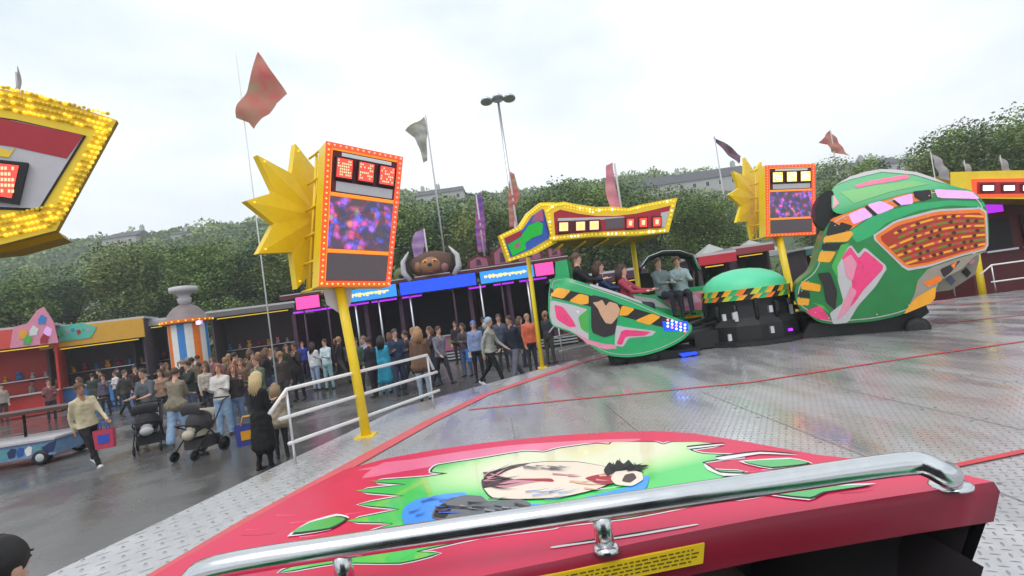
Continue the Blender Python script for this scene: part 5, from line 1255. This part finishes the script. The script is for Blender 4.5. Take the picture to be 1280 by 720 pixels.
# strollers
def stroller(loc, rz, m, m2, label):
    o = thing('stroller', label, 'stroller', loc, rz, 'strollers parked in the crowd')
    b = MB()
    for sx in (-.25, .25):
        b.tube([(sx, .62, 1.02), (sx, .45, .98), (sx, .2, .62), (sx, -.3, .16)], .014, blackm, 8); b.tube([(sx, .34, .14), (sx, .05, .5), (sx, -.18, .62)], .014, blackm, 8)
    b.tube([(-.25, .62, 1.02), (.25, .62, 1.02)], .017, black, 8); b.tube([(-.25, -.16, .6), (-.22, -.26, .66), (.22, -.26, .66), (.25, -.16, .6)], .016, black, 8)
    b.tube([(-.25, .34, .14), (.25, .34, .14)], .012, blackm, 8); b.build('frame', o, True)
    b = MB(); b.add([(-.2, -.22, .42), (.2, -.22, .42), (.2, .12, .4), (-.2, .12, .4), (-.2, .3, .88), (.2, .3, .88), (-.21, -.2, .5), (.21, -.2, .5), (.21, .1, .56), (-.21, .1, .56)], [(0, 1, 2, 3), (3, 2, 5, 4), (0, 3, 9, 6), (1, 7, 8, 2), (3, 4, 9), (2, 8, 5)], m2)
    b.box((0, -.02, .44), (.38, .36, .05), m); b.build('seat', o, True)
    b = MB(); n = 8; vs = []
    for i in range(n+1):
        t = math.pi*(.12+.66*i/n)
        for sx in (-.24, -.14, 0, .14, .24): vs.append((sx, .16-.30*math.cos(t-.9)*.9, .72+.30*math.sin(t-.1)+.035*(1-(sx/.24)**2)))
    b.add(vs, [(i*5+k, i*5+k+1, i*5+k+6, i*5+k+5) for i in range(n) for k in range(4)], m, True); b.build('canopy', o, True)
    b = MB(); b.box((0, .1, .26), (.42, .46, .2), m); b.build('basket', o, True)
    b = MB(); b.ball((0, .08, .62), (.235, .26, .26), m, 10); b.build('hood_lining', o, True)
    b = MB(); b.ball((0, -.02, .56), (.15, .17, .12), m2, 8); b.ball((0, -.2, .46), (.13, .1, .1), m2, 8); b.build('blanket', o, True)
    for x, y, r_ in ((-.27, .34, .14), (.27, .34, .14), (-.24, -.33, .1), (.24, -.33, .1)):
        b = MB(); M = Matrix.Translation((x, y, r_)) @ Matrix.Rotation(math.pi/2, 4, 'Y'); b.lathe([(r_-.03, -.018), (r_, -.015), (r_, .015), (r_-.03, .018), (r_-.03, -.018)], black, 18, M=M); b.lathe([(0, -.012), (r_-.03, -.008), (r_-.03, .008), (0, .012)], blackm, 10, M=M); b.build('wheel', o, True)
g = Pg(188, 563); stroller(g, .5, mat('stroller_black', (.025, .024, .03), .8, bump=.3), mat('stroller_white_blanket', S(190, 188, 190), .9, bump=.4), 'black stroller with a white blanket in front of the grey t-shirt man')
g = Pg(250, 570); stroller(g, -.25, mat('stroller_charcoal', (.04, .035, .038), .8, bump=.3), mat('stroller_cream', S(185, 175, 158), .9, bump=.4), 'stroller with a cream seat, right one of the two, beside pale wide jeans')

# blue painted cart at left
def cart():
    g = Pg(20, 586); o = thing('fair_cart', 'low cart with blue and white painted side and dark table top at the left edge', 'cart', g, R(8))
    b = MB(); b.box((-.65, .6, .36), (3.0, 1.3, .34), mat('cart_blue_grey', S(110, 140, 175), .4, var=.5, scale=8)); b.box((-.65, .6, .55), (3.1, 1.4, .05), pale)
    cs = [mat('cart_blue', S(45, 85, 160), .4), white, mat('cart_teal', S(90, 150, 160), .4), mat('cart_navy', S(30, 45, 90), .4)]
    rr = random.Random(4)
    for i in range(16):
        x = -2.0+i*.175; k = rr.uniform(.05, .13); b.prism([(x, .24), (x+k*1.6, .26), (x+k*2.2, .36+k), (x+k, .46), (x-.03, .38)], 0, .006+.001*(i % 3), cs[i % 4], M=Matrix.Translation((0, -.05, 0)) @ Matrix.Rotation(math.pi/2, 4, 'X'))
    b.build('body', o, True)
    for x, y in ((.55, .0), (-1.8, .0), (.55, 1.2), (-1.8, 1.2)):
        b = MB(); M = Matrix.Translation((x, y, .17)) @ Matrix.Rotation(math.pi/2, 4, 'X'); b.lathe([(.0, -.08), (.11, -.09), (.16, -.085), (.17, 0), (.16, .085), (.11, .09), (0, .08)], black, 20, M=M); b.lathe([(0, .095), (.06, .093), (.09, .088)], steel, 12, M=M); b.build('wheel', o, True)
    b = MB(); b.box((-.45, .9, 1.16), (3.3, .9, .08), mat('table_wood', S(78, 48, 42), .5, var=.4, scale=9)); b.build('table_top', o, True)
    for x in (-1.9, -.4, 1.1): b = MB(); b.tube([(x, .9, .55 if x < .9 else 0), (x, .9, 1.13)], .03, blackm, 8); b.build('leg', o, True)
cart()

# ---------------------------------------------------------------- stalls in the back
aqua = mat('aqua_paint', S(90, 190, 170), .5); bpaint = mat('azure_paint', S(60, 130, 200), .5)
def awning(b, w, z, y0, y1, m, n=12):
    vs = []
    for i in range(n+1):
        x = -w/2+w*i/n; vs += [(x, y0, z-.45), (x, y1, z)]
    for i in range(n): b.add([vs[2*i], vs[2*i+2], vs[2*i+3], vs[2*i+1]], [(0, 1, 2, 3)], m[i % len(m)])
def stall(px0, px1, ty, fy, Y, label, fas, name='food_stall', left=None, counter=maroon, sh=gloom, fasc=None, ems=None, cat='stall', rz=0):
    a = W(px0, ty, Y); c = W(px1, ty-(px1-px0)*math.tan(ROLL), Y); w = c.x-a.x; zt = (a.z+c.z)/2; fh = (fy-ty)*Y/FPX
    o = thing(name, label, cat, ((a.x+c.x)/2, Y, 0), rz)
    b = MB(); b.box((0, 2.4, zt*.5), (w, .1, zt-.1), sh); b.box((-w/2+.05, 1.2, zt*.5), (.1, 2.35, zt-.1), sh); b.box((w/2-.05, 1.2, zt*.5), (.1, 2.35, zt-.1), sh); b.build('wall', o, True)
    b = MB(); b.box((0, 1.15, zt+.05), (w+.3, 2.9, .12), pale); b.build('roof', o, True)
    b = MB(); b.box((0, -.32, zt-fh/2), (w+.2, .12, fh), fas)
    if left:
        b.prism([(-w/2, zt-fh*.75), (-w*.02, zt-fh*.7), (w*.05, zt-fh*.2), (-w*.1, zt+.12), (-w*.3, zt+.05), (-w/2, zt+.14)], 0, .03, left[0], M=Matrix.Translation((0, -.39, 0)) @ Matrix.Rotation(math.pi/2, 4, 'X') @ Matrix.Scale(1, 4))
        rr = random.Random(px0)
        for i in range(9):
            x = -w/2+.2+i*w*.052; y = zt-fh*.55+rr.uniform(0, fh*.35); k = rr.uniform(.07, .16)
            b.prism([(x, y-k), (x+k, y-k*.3), (x+k*.8, y+k), (x-k*.4, y+k*.8)], .031, .045, left[1+i % (len(left)-1)], M=Matrix.Translation((0, -.39, 0)) @ Matrix.Rotation(math.pi/2, 4, 'X'))
    b.build('fascia', o, True)
    b = MB(); b.box((0, -.05, .55), (w-.1, .5, 1.0), counter); b.box((0, -.12, 1.08), (w, .75, .06), pale); b.build('counter', o, True)
    b = MB(); b.tube([(-w/2+.3, .1, zt-fh-.08), (w/2-.3, .1, zt-fh-.08)], .025, bulb, 6); b.build('added_strip_lamp', o, True)  # glowing tube added to lighten the dark stall interior
    rr = random.Random(int(px0*3))
    b = MB(); b.box((0, 2.2, 1.75), (w-.3, .3, .04), steel); b.build('shelf', o, True)
    for i in range(min(12, int(w*2))):
        x = -w/2+.3+(w-.6)*i/max(1, min(12, int(w*2))-1); k = rr.uniform(.09, .15); b = MB(); m = rr.choice([amber, crimson, pinkp, bpaint, pale, greenl])
        b.ball((x, 2.15, 1.77+k), (k, k*.8, k), m, 6); b.ball((x, 2.12, 1.77+k*2.4), k*.65, m, 6)
        for sx in (-1, 1): b.ball((x+sx*k*.5, 2.12, 1.77+k*3), k*.25, m, 4)
        b.build('toy_prize', o, True)
    return o, w, zt
aqua = mat('aqua_paint', S(90, 190, 170), .5); bpaint = mat('azure_paint', S(60, 130, 200), .5)
stall(68, 168, 412, 436, 27, 'yellow roofed stall with aqua painted left half, left of the striped kiosk', mat('mustard_paint', S(215, 160, 50), .5), left=(aqua, pinkp, bpaint, crimson, greenl), counter=bpaint, rz=R(22))
o, w, zt = stall(-110, 42, 428, 452, 24, 'red painted stall with swirling pink and blue gable at far left', mat('coral_paint', S(215, 80, 70), .5), left=(pinkp, amber, bpaint, greenl, white), counter=mat('scarlet_paint', S(200, 50, 45), .5), sh=mat('scarlet_paint', S(200, 50, 45), .5), rz=R(34))
b = MB(Matrix.Translation((0, -.45, 0)) @ Matrix.Rotation(math.pi/2, 4, 'X')); e = w/2
b.prism([(e-1.6, zt-.9), (e+.15, zt-.9), (e+.05, zt+.2), (e-.25, zt+.95), (e-.5, zt+.8), (e-.9, zt+.2), (e-1.4, zt+.1)], -.1, 0, pinkp)
for i, (x, z, m) in enumerate(((e-.35, zt+.3, bpaint), (e-.2, zt-.3, lilac), (e-.7, zt-.2, white), (e-1.1, zt-.3, amber), (e-.95, zt-.6, greenl), (e-.35, zt-.65, crimson))):
    b.prism([(x-.16, z-.2), (x+.1, z-.22), (x+.18, z+.1), (x, z+.28), (x-.14, z+.05)], .004, .02+.002*i, m)
b.build('gable', o, True)
# striped kiosk
def kiosk():
    Y = 24; p = W(237, 430, Y); o = thing('striped_kiosk', 'round kiosk with blue white orange stripes and a grey crowned roof', 'kiosk', (p.x, Y, 0))
    z1 = W(235, 404, Y).z; z2 = W(235, 380, Y).z; rk = .8
    b = MB(); cs = [bpaint, white, orange, white]; n = 32
    for k in range(n):
        a0, a1 = 2*math.pi*k/n, 2*math.pi*(k+1)/n
        b.add([(rk*math.cos(a0), rk*math.sin(a0), 1.1), (rk*math.cos(a1), rk*math.sin(a1), 1.1), (rk*math.cos(a1), rk*math.sin(a1), z1), (rk*math.cos(a0), rk*math.sin(a0), z1)], [(0, 1, 2, 3)], cs[(k//2) % 4])
    b.lathe([(rk, 0), (rk, 1.1)], maroon, 32); b.lathe([(0, z1-.01), (rk, z1-.01)], white, 32); b.build('wall', o, True)
    b = MB(); b.lathe([(rk-.05, z1-.05), (rk+.22, z1), (rk+.24, z1+.18), (rk+.02, z1+.26), (.75, z1+.45), (.5, z2-.15), (.22, z2), (0, z2+.02)], mat('kiosk_grey_roof', S(128, 112, 112), .5), 28); b.build('roof', o, True)
    b = MB(); b.lathe([(rk+.245, z1+.01), (rk+.26, z1+.1), (rk+.245, z1+.17)], orange, 28)
    for k in range(24): w = 2*math.pi*k/24; b.ball(((rk+.27)*math.cos(w), (rk+.27)*math.sin(w), z1+.09), .035, bulb, 4)
    b.build('lamp_ring', o, True)
    b = MB(); b.lathe([(.2, z2), (.28, z2+.1), (.3, z2+.3), (.22, z2+.34), (.34, z2+.5), (.6, z2+.6), (.58, z2+.82), (.3, z2+.86), (.0, z2+.8)], pale, 12); b.build('crown', o, True)
    b = MB(); b.box((1.0, -.7, z1-.08), (.3, .08, .18), lilac); b.ball((1.0, -.76, z1-.08), .08, whl, 5); b.build('lamp', o, True)
kiosk()
stall(166, 205, 405, 411, 29, 'low dark stall with a pale roof between yellow stall and striped kiosk', pale, counter=blackm, rz=R(20))
stall(268, 362, 392, 398, 29, 'dark stall with grey roof behind the crowd right of the kiosk', mat('grey_roof_paint', S(110, 105, 105), .6), counter=blackm, rz=R(16))
# little fun cars
def funcar(px, py, m, m2, label):
    g = Pg(px, py); o = thing('bumper_car', label, 'bumper car', g, random.uniform(-.4, .4), 'small bumper cars near the stalls')
    b = MB(); b.lathe([(0, .12), (.62, .12), (.66, .2), (.62, .3), (.5, .32)], black, 20); b.build('bumper', o, True)
    b = MB(); b.lathe([(.5, .3), (.55, .42), (.46, .58), (.4, .6), (.38, .5), (0, .4)], m, 20); b.ball((0, -.36, .5), (.32, .2, .12), m2, 8); b.build('body', o, True)
    b = MB(); b.box((0, .25, .72), (.5, .1, .45), m2); b.build('seat', o, True); b = MB(); b.tube([(.0, -.1, .55), (0, -.22, .78)], .02, blackm, 6); b.lathe([(.11, -.015), (.13, 0), (.11, .015), (.11, -.015)], blackm, 14, M=Matrix.Translation((0, -.1, .78)) @ Matrix.Rotation(.6, 4, 'X')); b.build('steering_wheel', o, True)
funcar(150, 478, amber, white, 'yellow and white bumper car nearest the yellow stall')
funcar(168, 474, mat('cream_car', S(225, 215, 170), .4), crimson, 'cream and red bumper car right of the yellow one')
funcar(183, 476, greenl, amber, 'green and yellow bumper car left of the kiosk')
# yellow low barrier near kiosk
a, c = Pg(205, 470), Pg(330, 452); handrail('yellow low barrier running in front of the striped kiosk', a[:2], c[:2], (.35, .7, 1.0), 0, 'barrier', .05, mat('barrier_yellow', S(205, 165, 60), .5))

# dark booth with light boxes
def booth():
    Y = 24.0; xa, xb = W(362, 400, Y).x, W(716, 400, Y).x; w = xb-xa; cx = (xa+xb)/2
    o = thing('fun_booth', 'long dark walk-through booth with blue and cyan light boxes behind the crowd', 'booth', (cx, Y, 0))
    X = lambda px: W(px, 394, Y-.4).x; Zt = 3.25
    purpw = mat('plum_panel', S(70, 38, 62), .6); dus = mat('dusty_pink_panel', S(150, 88, 112), .55)
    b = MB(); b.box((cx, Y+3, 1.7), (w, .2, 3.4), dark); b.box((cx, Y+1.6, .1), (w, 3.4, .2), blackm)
    for px in (362, 455, 500, 590, 640, 716): b.box((X(px), Y+1.5, 1.6), (.18, 3, 3.0), purpw)
    b.build('wall', o)
    b = MB(); b.box((cx, Y+1.4, Zt+.62), (w+.3, 3.7, .16), maroon); b.box((cx, Y-.36, Zt+.56), (w+.3, .1, .05), steel); b.box((cx, Y-.36, Zt+.74), (w+.3, .08, .04), pale); b.build('roof', o)
    for px0, px1, m, ins in ((373, 402, pinkl, 0), (432, 500, cyanl, 1), (505, 601, bluel, 0), (607, 675, cyanl, 1), (677, 700, pinkl, 0)):
        b = MB(); x0, x1 = X(px0), X(px1); b.box(((x0+x1)/2, Y-.42, Zt+.28), (x1-x0, .16, .56), m); b.box(((x0+x1)/2, Y-.40, Zt+.28), (x1-x0+.1, .12, .66), blackm)
        if ins:
            b.box(((x0+x1)/2, Y-.51, Zt+.30), ((x1-x0)*.72, .02, .07), creaml); rr = random.Random(px0); x = x0+.25
            while x < x1-.4: k = rr.uniform(.07, .15); b.box((x, Y-.512, Zt+.28+rr.uniform(-.02, .02)), (k, .02, rr.uniform(.1, .2)), creaml); x += k+.07
        b.build('light_box', o)
    for px0, px1 in ((366, 425), (432, 462), (466, 498), (505, 530), (590, 612), (622, 648), (655, 690)):
        b = MB(); b.tube([(X(px0), Y-.3, Zt-.12), (X(px1), Y-.3, Zt-.12)], .045, purl, 6); b.build('tube_light', o)
    for px in (380, 410, 445, 475, 515, 570, 605, 632, 665, 700):
        b = MB(); b.tube([(X(px), Y-.3, .15), (X(px), Y-.3, Zt)], .05, steel if px % 2 else purpw, 8); b.build('column', o)
    # painted roof boards
    for px0, px1, hh in ((592, 622, .62), (624, 652, .95), (655, 690, .7), (694, 716, .8)):
        x0, x1 = X(px0), X(px1); b = MB(Matrix.Translation((0, Y-.1, 0)) @ Matrix.Rotation(math.pi/2, 4, 'X'))
        b.prism([(x0, Zt+.75), (x1, Zt+.75), (x1, Zt+.75+hh*.8), ((x0+x1)/2, Zt+.75+hh), (x0, Zt+.75+hh*.75)], -.08, 0, maroon)
        b.prism([(x0+.12, Zt+.82), (x1-.12, Zt+.82), (x1-.15, Zt+.7+hh*.75), ((x0+x1)/2, Zt+.68+hh), (x0+.14, Zt+.7+hh*.7)], .003, .02, dus)
        b.prism([((x0+x1)/2-.12, Zt+.9), ((x0+x1)/2+.13, Zt+.9), ((x0+x1)/2+.08, Zt+.85+hh*.5), ((x0+x1)/2-.1, Zt+.85+hh*.55)], .021, .03, purpw); b.build('roof_board', o)
    # medallion: round brown mask between pale horns
    xm = X(548); zm = Zt+1.25; tan_ = mat('mask_tan', S(150, 105, 75), .6); brn = mat('mask_brown', S(92, 62, 52), .7)
    b = MB(Matrix.Translation((xm, Y-.25, zm))); b.ball((0, .1, 0), (1.1, .3, .62), brn, 12); b.ball((-.05, -.1, -.08), (.5, .3, .42), tan_, 10); b.ball((-.05, -.36, -.05), (.12, .1, .09), black, 6)
    for sx in (-.25, .18): b.ball((sx, -.3, .12), (.13, .08, .08), amber, 6); b.ball((sx, -.37, .12), .045, black, 5)
    b.ball((-.62, .0, -.05), (.22, .2, .3), tan_, 7); b.ball((.55, 0, -.2), (.25, .2, .25), mat('mask_rose', S(150, 100, 105), .6), 7)
    b.tube([(-.35, -.3, -.36), (0, -.38, -.42), (.3, -.3, -.34)], .04, maroon, 6); b.build('medallion', o)
    for s_, px in ((-1, 518), (1, 576)):
        b = MB(); x = X(px); b.tube([(x-s_*.05, Y-.4, Zt+.6), (x+s_*.22, Y-.4, Zt+1.0), (x+s_*.2, Y-.4, Zt+1.5), (x-s_*.12, Y-.4, Zt+1.95)], [.13, .15, .12, .03], pale, 8); b.tube([(x-s_*.2, Y-.42, Zt+.7), (x+s_*.02, Y-.42, Zt+1.1), (x-s_*.0, Y-.42, Zt+1.5), (x-s_*.2, Y-.42, Zt+1.8)], [.06, .07, .05, .02], blackm, 8); b.build('horn', o)
    b = MB(); x = X(508); b.ball((x, Y-.2, Zt+.95), (.4, .2, .35), mat('mask_olive', S(95, 105, 60), .6), 8); b.ball((x, Y-.4, Zt+.9), (.12, .08, .1), black, 5); b.build('small_mask', o)
    # counter panels and steps
    for px0, px1, m in ((545, 588, dus), (640, 668, purpw), (690, 716, purpw)):
        x0, x1 = X(px0), X(px1); b = MB(); b.box(((x0+x1)/2, Y-.1, .75), (x1-x0, .1, .7), m); b.box(((x0+x1)/2, Y-.16, .8), ((x1-x0)*.5, .04, .22), mat('olive_lacquer', S(110, 130, 40), .4)); b.box(((x0+x1)/2, Y-.15, 1.12), (x1-x0+.1, .2, .05), steel); b.build('counter_panel', o)
    x0, x1 = X(535), X(716)
    for k in range(3): b = MB(); b.box(((x0+x1)/2, Y-.45-.3*k, .32-.11*k), (x1-x0, .3, .05), steel); b.box(((x0+x1)/2, Y-.3-.3*k, .26-.11*k), (x1-x0, .02, .1), blackm); b.build('step', o)
booth()
# stalls behind the hub
stall(872, 912, 322, 333, 22, 'white roofed stall with a red fascia left of the mint dome', mat('cherry_fascia', S(200, 40, 60), .5), counter=greenl)
stall(916, 960, 312, 320, 25, 'grey topped stall behind the mint dome', mat('faded_red', S(150, 60, 65), .5), counter=steel)
stall(1005, 1040, 312, 320, 26, 'dim stall right of the small sunburst sign pole', mat('teal_fascia', S(60, 110, 105), .5), counter=steel)
stall(690, 800, 352, 362, 24, 'dark stall hidden behind the riders of the centre car', mat('plum_fascia', S(80, 45, 70), .6), counter=maroon)
# parasol tents
def tent(px, ty, Y, w, label):
    p = W(px, ty, Y); o = thing('market_tent', label, 'tent', (p.x, Y, 0), 0, 'pale tents behind the central hub'); e = w/2; b = MB()
    b.add([(-e, -e, p.z-.9), (e, -e, p.z-.9), (e, e, p.z-.9), (-e, e, p.z-.9), (0, 0, p.z), (-e, -e, p.z-1.2), (e, -e, p.z-1.2), (e, e, p.z-1.2), (-e, e, p.z-1.2)], [(0, 1, 4), (1, 2, 4), (2, 3, 4), (3, 0, 4), (5, 6, 1, 0), (6, 7, 2, 1), (7, 8, 3, 2), (8, 5, 0, 3)], mat('tent_cloth', S(165, 166, 164), .8)); b.build('canopy', o, True)
    for sx in (-1, 1):
        for sy in (-1, 1): b = MB(); b.tube([(sx*e*.97, sy*e*.97, 0), (sx*e*.97, sy*e*.97, p.z-1)], .04, steel, 6); b.build('leg', o, True)
tent(886, 305, 30, 2.4, 'pale peaked tent behind the red fascia stall'); tent(936, 300, 31, 2.8, 'pale peaked tent just above the mint dome'); tent(1185, 262, 27, 3.5, 'pale peaked tent hidden behind the tilted green car')

# ---------------------------------------------------------------- camera, sky, light
cam = bpy.data.cameras.new('camera'); co = bpy.data.objects.new('camera', cam); COL.objects.link(co)
cam.sensor_width = 36; cam.lens = 36*FPX/1280; cam.clip_start = .05; cam.clip_end = 3000
m = Matrix((RT, UP, -FW)).transposed().to_4x4(); m.translation = CAM; co.matrix_world = m; scn.camera = co
hm_ = bpy.data.materials.new('haze_air'); hm_.use_nodes = True; hn_ = hm_.node_tree; hn_.nodes.clear()
ho = nd(hn_, 'ShaderNodeOutputMaterial'); hv_ = nd(hn_, 'ShaderNodeVolumePrincipled'); hv_.inputs['Color'].default_value = (.93, .96, 1, 1); hv_.inputs['Density'].default_value = .0014; hn_.links.new(hv_.outputs[0], ho.inputs['Volume'])
b = MB(); b.box((0, 90, 30), (604, 484, 62), hm_); tag(b.build('haze'), 'thin pale damp air over the whole fairground', 'haze', kind='stuff')
w = bpy.data.worlds.new('World'); scn.world = w; w.use_nodes = True; nt = w.node_tree; nt.nodes.clear(); L = nt.links.new
sky = nd(nt, 'ShaderNodeTexSky'); sky.sky_type = 'NISHITA'; sky.sun_disc = False; sky.sun_elevation = R(58); sky.sun_rotation = R(205); sky.dust_density = 3
tc = nd(nt, 'ShaderNodeTexCoord'); mp = nd(nt, 'ShaderNodeMapping'); mp.inputs['Scale'].default_value = (1, 1, 2.2)
L(tc.outputs['Generated'], mp.inputs[0]); n = nd(nt, 'ShaderNodeTexNoise'); n.inputs['Scale'].default_value = 1.6; n.inputs['Detail'].default_value = 7; n.inputs['Roughness'].default_value = .5; L(mp.outputs[0], n.inputs[0])
cr = nd(nt, 'ShaderNodeValToRGB'); cr.color_ramp.elements[0].position = .38; cr.color_ramp.elements[0].color = (.60, .70, .76, 1); cr.color_ramp.elements[1].position = .6; cr.color_ramp.elements[1].color = (.93, .97, 1.0, 1)
L(n.outputs[0], cr.inputs[0]); sc = nd(nt, 'ShaderNodeVectorMath', operation='SCALE'); sc.inputs['Scale'].default_value = 10.0; L(cr.outputs[0], sc.inputs[0])
mx = nd(nt, 'ShaderNodeMix', data_type='RGBA'); mx.inputs[0].default_value = .94; L(sky.outputs[0], mx.inputs[6]); L(sc.outputs[0], mx.inputs[7])
bg = nd(nt, 'ShaderNodeBackground'); bg.inputs[1].default_value = .124; L(mx.outputs[2], bg.inputs[0]); ow = nd(nt, 'ShaderNodeOutputWorld'); L(bg.outputs[0], ow.inputs[0])
sd = bpy.data.lights.new('sun', 'SUN'); sd.energy = 1.4; sd.angle = R(40); sd.color = (1, .97, .93); so = bpy.data.objects.new('sun', sd); COL.objects.link(so)
d = Vector((math.sin(R(205))*math.cos(R(58)), math.cos(R(205))*math.cos(R(58)), math.sin(R(58)))); so.rotation_euler = d.to_track_quat('Z', 'Y').to_euler()
vs_ = scn.view_settings; vs_.view_transform = 'Standard'; vs_.look = 'None'; vs_.gamma = 1; vs_.exposure = 0.10; vs_.use_curve_mapping = False
scn.cycles.max_bounces = 6; scn.cycles.use_denoising = True
